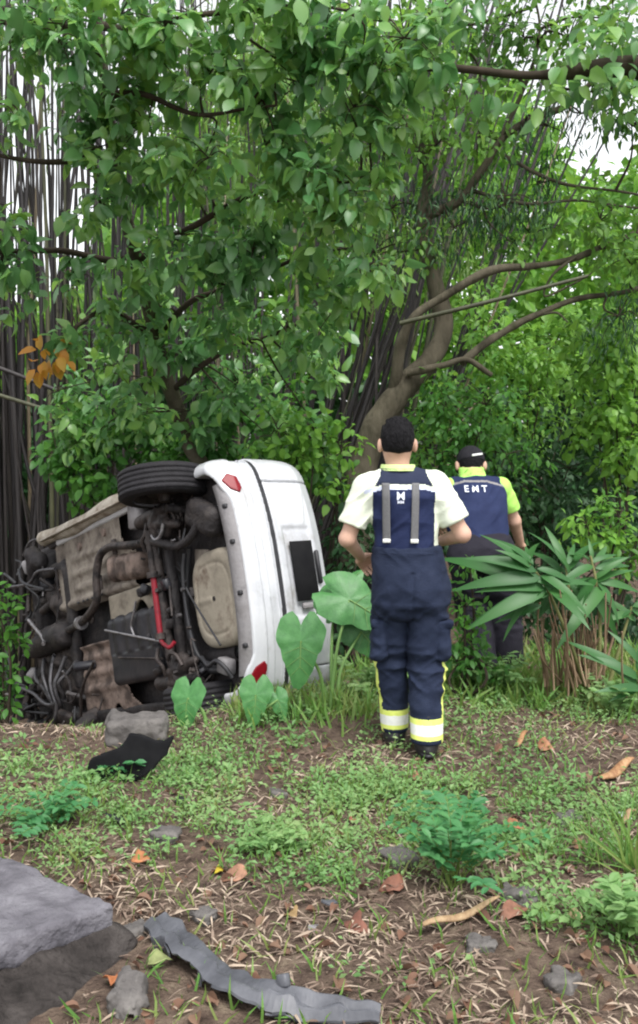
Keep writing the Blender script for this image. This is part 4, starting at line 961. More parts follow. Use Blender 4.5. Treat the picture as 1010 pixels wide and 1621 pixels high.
# ---- shrubs and undergrowth
def shrub(label, px, py, Y, blobs, m, size, shape=LEAF_OVAL, seed=0, dens=1.0, name="shrub"):
    """blobs: (px, py, dY, r, n); stems rise from the ground at (px, Y)"""
    rr = np.random.default_rng(500 + seed); x0 = (px - 505) / FPX * Y; base = A(x0, Y, float(H(x0, Y)) - .05)
    s = thing(name, label, "shrub", base, "shrubs and undergrowth"); L = []; st = MB()
    for (x, y, dY, r, n) in blobs:
        c = at(x, y, Y + dY) - base
        st.tube(spline([A(rr.normal() * .05, rr.normal() * .05, 0), c * A(.5, .5, .6) + rr.normal(size=3) * .06, c], 5), np.linspace(.016, .005, 11), 5, cap=False)
        for j in range(7):
            e = c + nrm(rr.normal(size=3)) * r * rr.uniform(.35, 1); st.tube(spline([c, (c + e) / 2 + A(0, 0, .03), e], 3), np.linspace(.005, .0025, 7), 4, cap=False)
            L.append(leaves_ball(e, r * .5, max(5, int(n * dens / 7)), size, rr, .45, .4))
    st.build("stems", M_TWIG, s); mass("foliage", L, shape, m, s, kind="stuff"); return s
shrub("leafy green shrub growing behind the tyre of the wreck", 180, 0, 9.2, [(150, 690, 0, .35, 240), (90, 715, 0, .3, 160), (210, 650, 0, .3, 200), (180, 740, -.2, .35, 260), (260, 700, 0, .35, 260), (130, 770, 0, .3, 200), (120, 640, .2, .25, 120)], M_LSHRUB, .10, LEAF_BROAD, 1)
shrub("green shrub showing above the car's tail", 430, 0, 8.9, [(350, 690, 0, .35, 240), (420, 720, 0, .35, 260), (480, 700, -.1, .3, 200), (520, 740, 0, .3, 200), (380, 640, 0, .3, 180), (460, 640, .1, .3, 160), (300, 720, 0, .3, 200)], M_LSHRUB, .095, LEAF_BROAD, 2)
shrub("sapling with yellow-green leaves beside the car's rear corner", 505, 0, 8.0, [(500, 690, 0, .22, 90), (540, 710, 0, .18, 70), (440, 680, 0, .22, 80), (470, 730, 0, .2, 80), (420, 740, 0, .2, 70), (540, 760, 0, .2, 70)], M_LBRIGHT, .085, LEAF_BROAD, 3)
shrub("low bush at the left edge beside the torn engine", 0, 0, 7.8, [(-5, 960, 0, .22, 120), (5, 1010, 0, .2, 120), (-10, 1070, 0, .2, 120), (-20, 1120, -.1, .2, 90)], M_LSHRUB, .08, LEAF_OVAL, 4)
shrub("dense yellow-green thicket under the sweeping limbs", 800, 0, 10.5, [(760, 560, 0, .5, 420), (840, 600, 0, .5, 440), (720, 640, 0, .45, 380), (800, 660, 0, .5, 420), (880, 540, 0, .45, 380), (900, 640, .2, .5, 420), (740, 480, .3, .45, 300), (680, 690, .2, .45, 320)], M_LBRIGHT, .085, LEAF_OVAL, 5)
shrub("bright shrub filling the right edge beneath the limbs", 985, 0, 9.0, [(960, 560, 0, .4, 300), (1010, 600, 0, .4, 320), (940, 650, 0, .35, 280), (1000, 690, -.1, .4, 320), (1000, 540, 0, .35, 240), (960, 720, 0, .3, 220)], M_LBRIGHT, .095, LEAF_BROAD, 6)
shrub("shady bush behind the medic's head", 730, 0, 8.6, [(710, 650, 0, .35, 260), (770, 640, 0, .35, 260), (700, 720, 0, .35, 260), (800, 720, .2, .4, 280), (760, 690, 0, .3, 200)], M_LSHRUB, .08, LEAF_OVAL, 7)
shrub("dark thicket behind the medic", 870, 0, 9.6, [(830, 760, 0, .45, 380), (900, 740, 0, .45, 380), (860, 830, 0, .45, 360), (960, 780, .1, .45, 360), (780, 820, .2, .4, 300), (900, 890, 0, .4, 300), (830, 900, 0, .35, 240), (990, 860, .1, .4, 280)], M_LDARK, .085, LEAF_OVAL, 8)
shrub("bright leafy bush above the ginger clump", 965, 0, 7.2, [(930, 830, 0, .2, 110), (980, 820, 0, .2, 120), (960, 855, 0, .2, 110), (1010, 850, 0, .2, 100), (1000, 890, 0, .15, 60)], M_LBRIGHT, .075, LEAF_OVAL, 9)
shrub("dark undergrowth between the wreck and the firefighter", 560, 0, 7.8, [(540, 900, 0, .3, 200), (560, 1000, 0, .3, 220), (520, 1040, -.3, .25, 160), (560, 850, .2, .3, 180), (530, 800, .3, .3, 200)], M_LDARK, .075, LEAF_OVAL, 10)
shrub("tangled undergrowth between the two rescuers", 735, 0, 6.0, [(735, 960, 0, .15, 90), (740, 1010, 0, .16, 110), (725, 1050, 0, .16, 110), (760, 1060, 0, .16, 110), (745, 900, .1, .1, 40)], M_LSHRUB, .055, LEAF_OVAL, 11)
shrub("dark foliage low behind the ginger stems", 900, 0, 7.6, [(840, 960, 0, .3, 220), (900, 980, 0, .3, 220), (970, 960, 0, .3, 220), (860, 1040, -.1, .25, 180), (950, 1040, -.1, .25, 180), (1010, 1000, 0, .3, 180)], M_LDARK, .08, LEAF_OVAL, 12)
# far wood: one mass, tall on the right, only low on the left where the sky shows between the culms
rr = np.random.default_rng(77); N = 90000
px_ = rr.uniform(-260, 1300, N); Yf = rr.uniform(15.5, 27, N); top = np.interp(px_, [-260, 60, 130, 200, 330, 420, 700, 860, 900, 940, 1000, 1060, 1300], [430, 500, 470, 300, 190, 40, 60, 200, 300, 310, 280, 120, 60])
py_ = top + (900 - top) * rr.random(N) ** 1.0 - np.abs(rr.normal(size=N)) * 14
d_ = np.stack([(px_ - 505) / FPX * Yf, Yf, CAM_Z + (700 - py_) / FPX * Yf], 1)
cl = vnoise(d_, .9, 4) * .6 + vnoise(d_, 2.2, 5) * .4; keep = (cl > .42) | ((py_ > top + 160) & (cl > .33))
d_ = d_[keep]; n = len(d_)
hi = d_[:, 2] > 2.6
for nm, lb, sel, m in (("far_wood", "sunlit yellow-green wood far behind the thicket", hi, M_LBRIGHT), ("far_undergrowth", "dim undergrowth at the foot of the far wood", ~hi, M_LDARK)):  # sunlit above, dim below: light and shade put into the leaf colours
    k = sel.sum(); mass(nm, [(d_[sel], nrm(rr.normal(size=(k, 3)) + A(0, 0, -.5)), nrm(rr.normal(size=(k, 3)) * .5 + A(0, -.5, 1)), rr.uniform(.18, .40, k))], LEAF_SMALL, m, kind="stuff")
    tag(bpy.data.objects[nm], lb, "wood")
# ------------------------------------------------------------------ plants by the wreck
M_TARO = mat("taro_leaf", [(.03, .12, .03), (.05, .17, .045), (.07, .21, .06)], scale=5, rough=.45, bump=.12, bscale=30, spec=.4)
M_TAROS = mat("taro_stalk", [(.10, .22, .05), (.16, .26, .08)], scale=8, rough=.5)
M_GING = leaf_mat("ginger_leaf", [(.022, .095, .022), (.038, .13, .032), (.06, .17, .04)], rough=.45, trans=.25, spec=.4, obj_rand=True)
M_DRY = mat("dry_stalk", [(.12, .075, .045), (.22, .15, .09), (.32, .24, .15)], scale=7, rough=.8, stretch=(1, 1, .2))
M_GSTEM = mat("ginger_stem", [(.12, .15, .05), (.24, .22, .09)], scale=6, rough=.6, stretch=(1, 1, .3))
def heart(n=36, k=7, cup=.10, wave=.03, seed=0):
    """heart-shaped blade, stalk joint at the origin, tip towards +y, about 1 long"""
    V = [[0, 0, 0]]; a = np.linspace(-np.pi, np.pi, n, endpoint=False); rr = np.random.default_rng(seed)
    ed = .70 - .12 * np.abs(a) / np.pi * 0 + .30 * np.exp(-(a / .33) ** 2) - .36 * np.exp(-((np.abs(a) - np.pi) / .22) ** 2) - .14 * np.exp(-((np.abs(a) - 1.1) / .5) ** 2)
    ed = ed * (1 + .03 * np.sin(a * 9 + seed) + .02 * rr.normal(size=n))
    for j in range(1, k + 1):
        t = j / k
        for i in range(n):
            x, y = math.sin(a[i]) * ed[i] * t * .80, math.cos(a[i]) * ed[i] * t
            z = -cup * t * t - .12 * max(0, y) ** 2 + wave * math.cos(a[i] * 8) * t ** 1.5 + .06 * abs(math.sin(a[i])) * t
            V.append([x, y, z])
    F3 = [[0, 1 + (i + 1) % n, 1 + i] for i in range(n)]; F4 = []
    for j in range(k - 1):
        for i in range(n):
            p, q = 1 + j * n + i, 1 + j * n + (i + 1) % n; F4.append([p, q, q + n, p + n])
    return mesh("leaf_blade", V, [np.array(F3), np.array(F4)], M_TARO)
HEARTS = [heart(seed=i, cup=.06 + .05 * i, wave=.018 + .006 * i) for i in range(3)]
def taro(label, base_px, Y, leaves):
    x0 = (base_px - 505) / FPX * Y; base = A(x0, Y, float(H(x0, Y)))
    t = thing("taro_plant", label, "plant", base, "taro plants beside the wreck")
    for i, (px, py, dY, L, ax, up) in enumerate(leaves):
        c = at(px, py, Y + dY) - base
        st = MB(); st.tube(spline([A(.02 * (i - 1), 0, -.02), c * A(.35, .35, .55), c], 6), np.linspace(.014, .006, 13), 8); s = st.build("stalk", M_TAROS, t)
        fr = frames(A(*ax)[None], A(*up)[None])[0]; b = put_leaf("leaf_blade", HEARTS[i % 3], t, c, fr, L)
        m_ = MB(); yy = np.linspace(0, .93, 8); m_.tube(np.stack([yy * 0, yy, -.09 * yy ** 2 - .12 * yy ** 2 + .012], 1), np.linspace(.014, .004, 8), 6)
        for sg in (-1, 1):
            for y0, ang, ln in ((.12, 1.2, .42), (.32, .95, .42), (.52, .8, .32)):
                e = A(sg * math.sin(ang) * ln * .9, y0 + math.cos(ang) * ln, 0); p0 = A(0, y0, 0); tt = np.linspace(0, 1, 5)[:, None]; q = p0 + (e - p0) * tt
                q[:, 2] = -.10 * (q ** 2).sum(1) - .10 * np.maximum(0, q[:, 1]) ** 2 + .06 * np.abs(q[:, 0]) + .010; m_.tube(q, np.linspace(.007, .003, 5), 5, cap=False)
        m_.build("vein", M_TAROS, b)
    return t
taro("taro plant with one large heart-shaped leaf hanging over the car's tail", 522, 5.72, [(476, 1015, -.12, .275, (-.02, -.25, -1), (.1, -1, .35)), (553, 950, .15, .33, (.85, -.15, -.45), (-.2, -.75, .65)), (530, 945, .25, .24, (.55, .1, .65), (-.5, -.8, .3)), (572, 1000, .2, .24, (.6, -.2, -.7), (-.2, -.9, .4))])
taro("small taro plant with a leaf in front of the car's dark underside", 330, 5.55, [(297, 1105, .0, .195, (-.12, -.3, -1), (-.25, -1, .3))])
taro("small taro plant with a leaf below the lower red reflector", 395, 5.5, [(405, 1100, .0, .185, (-.05, -.3, -1), (.2, -1, .35)), (440, 1108, .05, .12, (.3, -.3, -.8), (.0, -1, .4))])
# ginger clump
GL = leaf_shape(8, .19, .12, .48, .62); gm_ = mesh("leaf", GL[0], [GL[1], GL[2]], M_GING)
def ginger(label, Y, shoots, dry, seed):
    rr = np.random.default_rng(seed); bx = np.mean([s[0][0] for s in shoots]); x0 = (bx - 505) / FPX * Y; base = A(x0, Y, float(H(x0, Y)))
    t = thing("ginger_plant", label, "plant", base, "ginger clumps on the verge")
    for pts, leaves in shoots:
        q = spline(np.array([at(x, y, Y + d) - base for (x, y, d) in pts]), 6); m_ = MB(); m_.tube(q, np.linspace(.014, .007, len(q)), 7); m_.build("stem", M_GSTEM, t)
        leaves = leaves + [(sx + rr.normal() * 5, sy + 12 + rr.normal() * 8, tx + rr.normal() * 16, ty + 10 + rr.normal() * 18, dd + rr.normal() * .1) for (sx, sy, tx, ty, dd) in leaves]
        for (sx, sy, tx, ty, dd) in leaves:
            a = at(sx, sy, Y + pts[-1][2]) - base; b = at(tx, ty, Y + pts[-1][2] + dd) - base; L = np.linalg.norm(b - a)
            ax = nrm(b - a + A(0, 0, .28 * L)); put_leaf("leaf", gm_, t, a, frames(nrm(ax + rr.normal(size=3) * .12)[None], nrm(A(rr.normal() * .45, -.75 + rr.normal() * .15, .62))[None])[0], L * rr.uniform(.85, 1.05))
    for (x0_, y0_, x1_, y1_) in dry:
        a = at(x0_, y0_, Y + rr.normal() * .1) - base; b = at(x1_, y1_, Y + rr.normal() * .15) - base
        m_ = MB(); m_.tube(spline([a, (a + b) / 2 + rr.normal(size=3) * .025, b], 4), np.linspace(rr.uniform(.006, .011), .004, 9), 5); m_.build("dry_stalk", M_DRY, t)
    return t
rr = np.random.default_rng(5)
dry = [(rr.uniform(862, 965), rr.uniform(1075, 1105), 0, 0) for _ in range(46)]
dry = [(x, y, x + rr.normal() * 22 - 6, rr.uniform(930, 1010)) for (x, y, _, _) in dry] + [(910, 1095, 850, 1105), (900, 1090, 960, 1110), (915, 1100, 870, 1118)]
ginger("ginger clump with long arching leaves above tan dry stalks", 6.0, [
    ([(925, 1085, 0), (900, 1010, -.1), (865, 930, -.15), (835, 890, -.2)], [(850, 905, 742, 902, -.1), (858, 915, 745, 948, -.2), (865, 930, 772, 990, -.2), (840, 893, 760, 870, .0), (845, 893, 800, 845, .1), (850, 900, 925, 925, -.1), (855, 910, 930, 960, -.2), (838, 890, 850, 830, .15), (862, 930, 800, 1000, -.1), (860, 920, 905, 985, -.15), (845, 895, 775, 850, .1), (870, 940, 815, 960, .1)]),
    ([(905, 1080, 0), (905, 1000, 0), (900, 930, .05), (895, 890, .1)], [(895, 900, 852, 835, .1), (895, 895, 878, 828, .1), (898, 895, 925, 850, .1), (900, 910, 840, 950, -.2), (900, 920, 950, 990, -.2), (900, 910, 860, 985, -.1), (898, 900, 960, 900, .1), (897, 905, 845, 905, .1)]),
    ([(945, 1085, 0), (950, 1000, 0), (945, 930, 0), (935, 880, 0)], [(938, 885, 925, 855, .05), (938, 890, 905, 868, .1), (942, 900, 1010, 905, -.05), (945, 920, 1020, 955, -.1), (940, 895, 890, 930, -.2), (945, 915, 900, 985, -.2), (940, 890, 985, 862, .1), (945, 920, 985, 990, -.1), (942, 905, 995, 880, .1), (944, 915, 890, 955, .1)]),
    ([(965, 1080, .1), (985, 1010, .1), (1000, 960, .1)], [(1000, 965, 945, 1000, -.1), (1000, 960, 1060, 940, 0), (1000, 965, 1050, 1010, -.1), (995, 975, 960, 945, .1)])], dry, 6)
ginger("single ginger shoot at the right edge below the clump", 5.6, [([(1015, 1140, 0), (1012, 1080, 0), (1015, 1030, 0)], [(1012, 1075, 945, 1015, -.05), (1014, 1050, 985, 985, 0), (1015, 1040, 1050, 1000, 0), (1014, 1090, 975, 1110, -.1)])], [(1000, 1130, 985, 1000), (1012, 1130, 1020, 990)], 7)
# ------------------------------------------------------------------ ground cover, litter and debris
M_WEED = leaf_mat("weed_leaf", [(.09, .21, .065), (.15, .29, .095), (.21, .35, .125), (.26, .35, .15)], rough=.5, trans=.35)
M_WEEDD = leaf_mat("fern_leaf", [(.04, .16, .06), (.06, .21, .075), (.085, .25, .085)], rough=.5, trans=.35)
M_GRASS = leaf_mat("grass_blade", [(.07, .18, .03), (.12, .26, .05), (.19, .27, .07), (.26, .24, .10)], rough=.5, trans=.35)
M_STRAW = leaf_mat("dead_bamboo_leaf", [(.08, .052, .04), (.14, .096, .074), (.24, .18, .14), (.48, .39, .30), (.12, .074, .058)], rough=.8, trans=.1, spec=.2)
M_BROWN = leaf_mat("dead_broad_leaf", [(.09, .05, .035), (.16, .085, .058), (.20, .125, .085), (.12, .075, .055)], rough=.75, trans=.1, spec=.2)
def to_px(P):
    d = P - A(0, 0, CAM_Z); z = d[:, 1] * math.cos(PITCH) - d[:, 2] * math.sin(PITCH); up = d[:, 1] * math.sin(PITCH) + d[:, 2] * math.cos(PITCH)
    return 505 + FPX * d[:, 0] / z, 810.5 - FPX * up / z
PATCH = [(g[0], g[1], *g[2:]) for g in [(*gpt(x, y)[:2], rx, ry, a) for (x, y, rx, ry, a) in [
    (230, 1245, .55, .35, 1.0), (300, 1215, .4, .3, .8), (90, 1290, .5, .3, .9), (60, 1225, .4, .4, .6), (120, 1345, .4, .2, .8), (440, 1335, .35, .2, .8), (600, 1255, .6, .3, .9), (700, 1290, .6, .25, .9), (850, 1250, .55, .3, .8),
    (840, 1330, .5, .22, .9), (930, 1290, .45, .25, .8), (690, 1350, .35, .2, .9), (560, 1375, .3, .16, .7), (985, 1460, .25, .18, .9), (480, 1400, .25, .12, .4), (500, 1120, .6, .35, .9), (400, 1165, .5, .3, .7), (760, 1105, .5, .4, .9), (640, 1110, .5, .4, .7),
    (960, 1120, .5, .4, .9), (870, 1140, .5, .3, .5), (780, 1180, .4, .25, .45), (450, 1230, .4, .2, .4), (820, 1400, .3, .12, .4), (720, 1540, .2, .08, .3), (330, 1330, .25, .15, .4)]]]
def green(x, y):
    g = 0 * x
    for (cx, cy, rx, ry, a) in PATCH: g = np.maximum(g, a * np.exp(-(((x - cx) / rx) ** 2 + ((y - cy) / ry) ** 2)))
    q = np.stack([x, y, x * 0], -1)
    return g * (.35 + 1.1 * vnoise(q, 2.6, 8)) * np.where(vnoise(q, 6, 9) > .45, 1.15, .22)
def in_frame(n, rr, ymax=8.0):
    y = 2.4 + (ymax - 2.4) * rr.random(n) ** 1.3; x = rr.uniform(-.40, .40, n) * (y + .4); return x, y
BLOCK = lambda x, y: -.03 + s_poly(x + .62, y - 2.85, [(.05, .13), (-.45, .54), (-1.1, .99), (-2.0, .3), (-1.4, -1.0), (-.45, -.62), (-.12, -.30)]) < 0      # the concrete block stands here
rr = np.random.default_rng(41)
# straw of dead bamboo leaves
x, y = in_frame(30000, rr); g = green(x, y); k = (rr.random(len(x)) > g * .75) & ~BLOCK(x, y) & (vnoise(np.stack([x, y, x * 0], -1), 3.3, 12) > .36 + .12 * rr.normal(size=len(x)))
x, y = x[k], y[k]; n = len(x); P = np.stack([x, y, H(x, y) + rr.uniform(.003, .028, n)], 1)
a = rr.uniform(0, 6.28, n); ax = nrm(np.stack([np.cos(a), np.sin(a), rr.normal(size=n) * .16], 1))
V, F = scatter(P, ax, nrm(A(0, 0, 1) + rr.normal(size=(n, 3)) * .3), rr.uniform(.02, .085, n), leaf_shape(2, .11, .12, .35, .7))
tag(obj("leaf_litter", mesh("leaf_litter", V, F, M_STRAW, smooth=False)), "straw-coloured dead bamboo leaves strewn over the verge", "leaf litter", kind="stuff")
x, y = in_frame(1100, rr); k = ~BLOCK(x, y) & (rr.random(len(x)) > green(x, y)); x, y = x[k], y[k]; n = len(x)
P = np.stack([x, y, H(x, y) + rr.uniform(.004, .02, n)], 1); a = rr.uniform(0, 6.28, n)
V, F = scatter(P, nrm(np.stack([np.cos(a), np.sin(a), rr.normal(size=n) * .25], 1)), nrm(A(0, 0, 1) + rr.normal(size=(n, 3)) * .35), rr.uniform(.02, .07, n), leaf_shape(3, .6, .5, .4))
tag(obj("brown_leaf_litter", mesh("brown_leaf_litter", V, F, M_BROWN, smooth=False)), "brown curled dead leaves scattered among the straw", "leaf litter", kind="stuff")
# low weeds: many small rosettes
x, y = in_frame(30000, rr); k = (rr.random(len(x)) < green(x, y) * .50) & ~BLOCK(x, y); x, y = x[k], y[k]; n = len(x); m = 9
h = rr.uniform(.015, .075, n) * (.7 + .6 * vnoise(np.stack([x, y, x * 0], -1), 3, 3)); c = np.stack([x, y, H(x, y)], 1)
off = rr.normal(size=(n, m, 3)) * A(.028, .028, .012) + A(0, 0, 1) * (h[:, None, None] * rr.uniform(.35, 1.1, (n, m, 1)))
P = (c[:, None] + off).reshape(-1, 3); ax = nrm(off * A(1, 1, .25) + rr.normal(size=off.shape) * .012).reshape(-1, 3)
V, F = scatter(P, ax, nrm(A(0, -.2, 1) + rr.normal(size=P.shape) * .3), rr.uniform(.011, .036, len(P)) * (.7 + .7 * vnoise(P, 2.2, 4)), LEAF_SMALL)
tag(obj("weeds", mesh("weeds", V, F, M_WEED, smooth=False)), "low green weeds covering the verge in patches", "weeds", kind="stuff")
# grass blades
x, y = in_frame(60000, rr); k = (rr.random(len(x)) < .05 + green(x, y) * .42) & ~BLOCK(x, y); x, y = x[k], y[k]; n = len(x)
P = np.stack([x, y, H(x, y) - .004], 1); ax = nrm(A(0, 0, 1) + rr.normal(size=(n, 3)) * A(.55, .55, .1))
V, F = scatter(P, ax, nrm(rr.normal(size=(n, 3)) * A(1, 1, .2) + A(0, -.3, .3)), rr.uniform(.03, .10, n), BLADE)
tag(obj("grass", mesh("grass", V, F, M_GRASS, smooth=False)), "short thin grass standing among weeds and straw", "grass", kind="stuff")
# taller grass at the foot of the wreck and the ginger
x, y = rr.uniform(-2.4, 3.2, 30000), rr.uniform(5.3, 7.6, 30000); w_ = np.exp(-((y - (5.75 + .06 * x)) / .22) ** 2) * (np.abs(x + .1) < .42) + np.exp(-((y - 6.2) / .35) ** 2) * (x > .55) + .5 * np.exp(-((y - 6.9) / .4) ** 2) * (x > 0)
k = rr.random(len(x)) < w_ * .55; x, y = x[k], y[k]; n = len(x)
V, F = scatter(np.stack([x, y, H(x, y)], 1), nrm(A(0, 0, 1) + rr.normal(size=(n, 3)) * A(.4, .4, .1)), nrm(rr.normal(size=(n, 3)) * A(1, 1, .2) + A(0, -.3, .3)), rr.uniform(.08, .2, n), BLADE)
tag(obj("tall_grass", mesh("tall_grass", V, F, M_GRASS, smooth=False)), "longer grass along the foot of the wreck and ginger clumps", "grass", kind="stuff")

def weed_clump(label, px, py, r, hgt, n, size, m, seed, shape=LEAF_OVAL, name="weed_clump"):
    rr = np.random.default_rng(700 + seed); b = gpt(px, py); t = thing(name, label, "weed", b, "leafy weeds on the verge"); st = MB(); Pl = []; Al = []
    for i in range(n):
        e = A(*(rr.normal(size=2) * r * .5), hgt * rr.uniform(.4, 1.05)); q = spline([A(0, 0, 0) + rr.normal(size=3) * A(.02, .02, 0), e * A(.5, .5, .7), e], 4)
        st.tube(q, np.linspace(.003, .0012, len(q)), 4, cap=False)
        for j in range(3, len(q)):
            for s in (-1, 1):
                Pl.append(q[j]); d = q[j] - q[j - 1]; Al.append(nrm(nrm(d) * .5 + nrm(np.cross(d, A(0, 0, 1)) + 1e-4) * s + rr.normal(size=3) * .2))
    st.build("stems", M_GRASS, t); Pl = np.array(Pl); k = len(Pl)
    V, F = scatter(Pl, np.array(Al), nrm(A(0, -.3, 1) + rr.normal(size=(k, 3)) * .25), size * rr.uniform(.7, 1.2, k), shape)
    o = obj("foliage", mesh("foliage", V, F, m, smooth=False), t); o["kind"] = "stuff"; return t
weed_clump("bluish-green ferny weed in the middle of the verge", 715, 1405, .26, .26, 26, .055, M_WEEDD, 1)
weed_clump("second bluish-green weed just beyond the ferny one", 735, 1345, .2, .2, 18, .045, M_WEEDD, 2)
weed_clump("small leafy weed growing through the black plastic shard", 213, 1228, .12, .14, 14, .05, M_WEEDD, 3)
weed_clump("bright leafy weed at the right edge near the road", 985, 1490, .2, .16, 22, .05, M_WEED, 4)
weed_clump("fern fronds at the foot of the bushes beside the medic", 770, 1095, .3, .24, 26, .06, M_WEED, 5)
weed_clump("feathery weed left of the firefighter's boots", 580, 1105, .25, .2, 22, .06, M_WEED, 6)
weed_clump("light green weed in front of the soil heap", 75, 1310, .22, .13, 20, .045, M_WEEDD, 7)
weed_clump("leafy weed spreading under the ginger shoot", 975, 1130, .3, .2, 26, .055, M_WEED, 8)
weed_clump("low weed beside the curled yellow leaf", 430, 1345, .16, .09, 16, .04, M_WEED, 9)
for lb, px, py, n, L, seed in (("arching tuft of long grass at the right edge", 1000, 1385, 44, .30, 1), ("small grass tuft beside the bright weed at the right edge", 940, 1370, 20, .2, 2)):
    rr = np.random.default_rng(800 + seed); b = gpt(px, py); t = tag(obj("grass_tuft", None, loc=b), lb, "grass", "grass tufts on the verge")
    sh_ = leaf_shape(4, .035, .2, .55, .4); V, F = scatter(rr.normal(size=(n, 3)) * A(.03, .03, 0), nrm(A(-.2, 0, 1) + rr.normal(size=(n, 3)) * A(.5, .4, .1)), nrm(rr.normal(size=(n, 3)) * A(1, 1, .1) + A(0, -.3, .2)), L * rr.uniform(.6, 1.2, n), sh_)
    o = obj("blades", mesh("blades", V, F, M_GRASS, smooth=False), t); o["kind"] = "stuff"

# ---- stones, concrete, plastic, bamboo sheaths, single leaves
M_STONE = mat("grey_stone", [(.05, .045, .043), (.10, .092, .088), (.16, .148, .138)], scale=7, rough=.9, bump=.6, bscale=30, detail=9)
M_CONC = mat("weathered_concrete", [(.05, .048, .056), (.105, .10, .115), (.16, .155, .172), (.07, .066, .072)], scale=4.5, rough=.9, bump=.7, bscale=45, detail=10)
M_GPLAST = mat("grey_plastic", [(.035, .036, .042), (.075, .078, .09), (.125, .128, .142)], scale=6, rough=.45, bump=.1, bscale=20, detail=8)
M_SHEATH = mat("bamboo_sheath", [(.16, .09, .05), (.30, .20, .11), (.40, .29, .17)], scale=6, rough=.7, bump=.3, bscale=40, stretch=(6, 1, 6))
M_SHEATHO = mat("orange_sheath", [(.18, .08, .04), (.32, .17, .08), (.42, .26, .14)], scale=6, rough=.7, bump=.3, bscale=40, stretch=(6, 1, 6))
def stone(name, label, px, py, d, seed, m=M_STONE, rz=0., sink=.3, h=None, cat="stone", group="stones on the verge"):
    b = gpt(px, py); d = A(*d); R = rotm(.1 * math.sin(seed * 3), .12 * math.cos(seed * 5), rz)
    def f(P):
        Q = P @ R; return s_box(Q, (0, 0, 0), d, .22 * min(d)) + (.22 if seed == 1 else .5) * min(d) * (vnoise(Q / max(d), 3, seed) - .5) + .14 * min(d) * (vnoise(Q / max(d), 11, seed) - .5)
    X, Fq = sdf_mesh(f, -d * .85, d * .85, h or max(d) / 28); o = obj(name, mesh(name, X, Fq, m), loc=b + A(0, 0, d[2] * (.5 - sink)))
    return tag(o, label, cat, group)
stone("stone", "squarish grey stone lying in front of the car's underside", 217, 1172, (.33, .22, .16), 1, rz=.1, sink=.15)
for i, (lb, px, py, d) in enumerate([("small dark stone left of the verge's middle", 262, 1325, (.11, .09, .05)), ("dark stone next to the grey plastic strip's upper end", 215, 1478, (.09, .07, .05)), ("rough stone lump wedged below the concrete block", 205, 1585, (.13, .09, .08)),
                                     ("grey stone in front of the ferny weed", 632, 1362, (.13, .1, .05)), ("dark lump behind the long bamboo sheath", 820, 1425, (.11, .09, .06)), ("small grey stone at the right side of the verge", 900, 1300, (.1, .07, .04)), ("dark pebble right of the verge's middle", 890, 1560, (.1, .08, .05)),
                                     ("flat grey chip lying near the firefighter's track", 440, 1258, (.09, .07, .03)), ("grey pebble beside the yellow leaf", 322, 1452, (.08, .06, .04)), ("small stone below the bamboo sheath", 760, 1500, (.09, .08, .04))]):
    stone("stone", lb, px, py, d, 5 + i, rz=i * .7, sink=.35)
# concrete block by the road
cb = at(150, 1452, 2.78); cbase = A(-.62, 2.85, float(H(-.62, 2.85)) - .02)
pl2 = [(-.03, .14), (-.47, .50), (-1.1, .95), (-2.0, .3), (-1.1, -.95), (-.27, -.07)]
blk = thing("concrete_block", "weathered concrete slab end on a dark base at the lower left corner", "concrete block", cbase)
M_BASE = mat("dark_block_base", [(.018, .016, .015), (.04, .035, .033), (.07, .062, .058)], scale=12, rough=.95, bump=1.0, bscale=50, detail=10, spec=.1)  # lower part of the block, darker than the slab
def slabf(P):
    d2 = s_poly(P[:, 0], P[:, 1], pl2); d = smax(d2, np.abs(P[:, 2] - .115) - .042, .014); d = d + .022 * (vnoise(P, 8, 4) - .5) + .012 * (vnoise(P, 26, 6) - .5)
    for (x, y, r) in ((-.42, .15, .045), (-.52, .26, .035), (-.34, .22, .018)): d = smax(d, -(np.linalg.norm((P - A(x, y, .165)) / A(1.8, .7, .6), axis=1) - r), .015)
    return d
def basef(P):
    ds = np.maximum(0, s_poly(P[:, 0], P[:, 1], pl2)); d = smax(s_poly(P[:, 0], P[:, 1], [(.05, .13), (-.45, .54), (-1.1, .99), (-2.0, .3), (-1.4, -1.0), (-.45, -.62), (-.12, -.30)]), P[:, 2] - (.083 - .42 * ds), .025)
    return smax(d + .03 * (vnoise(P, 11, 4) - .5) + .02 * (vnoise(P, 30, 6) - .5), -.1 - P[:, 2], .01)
X, Fq = sdf_mesh(slabf, (-2.0, -1.0, .0), (.15, .95, .25), .013); obj("slab", mesh("slab", X, Fq, M_CONC), blk)
X, Fq = sdf_mesh(basef, (-2.1, -1.05, -.12), (.25, 1.05, .16), .015); obj("base", mesh("base", X, Fq, M_BASE), blk)
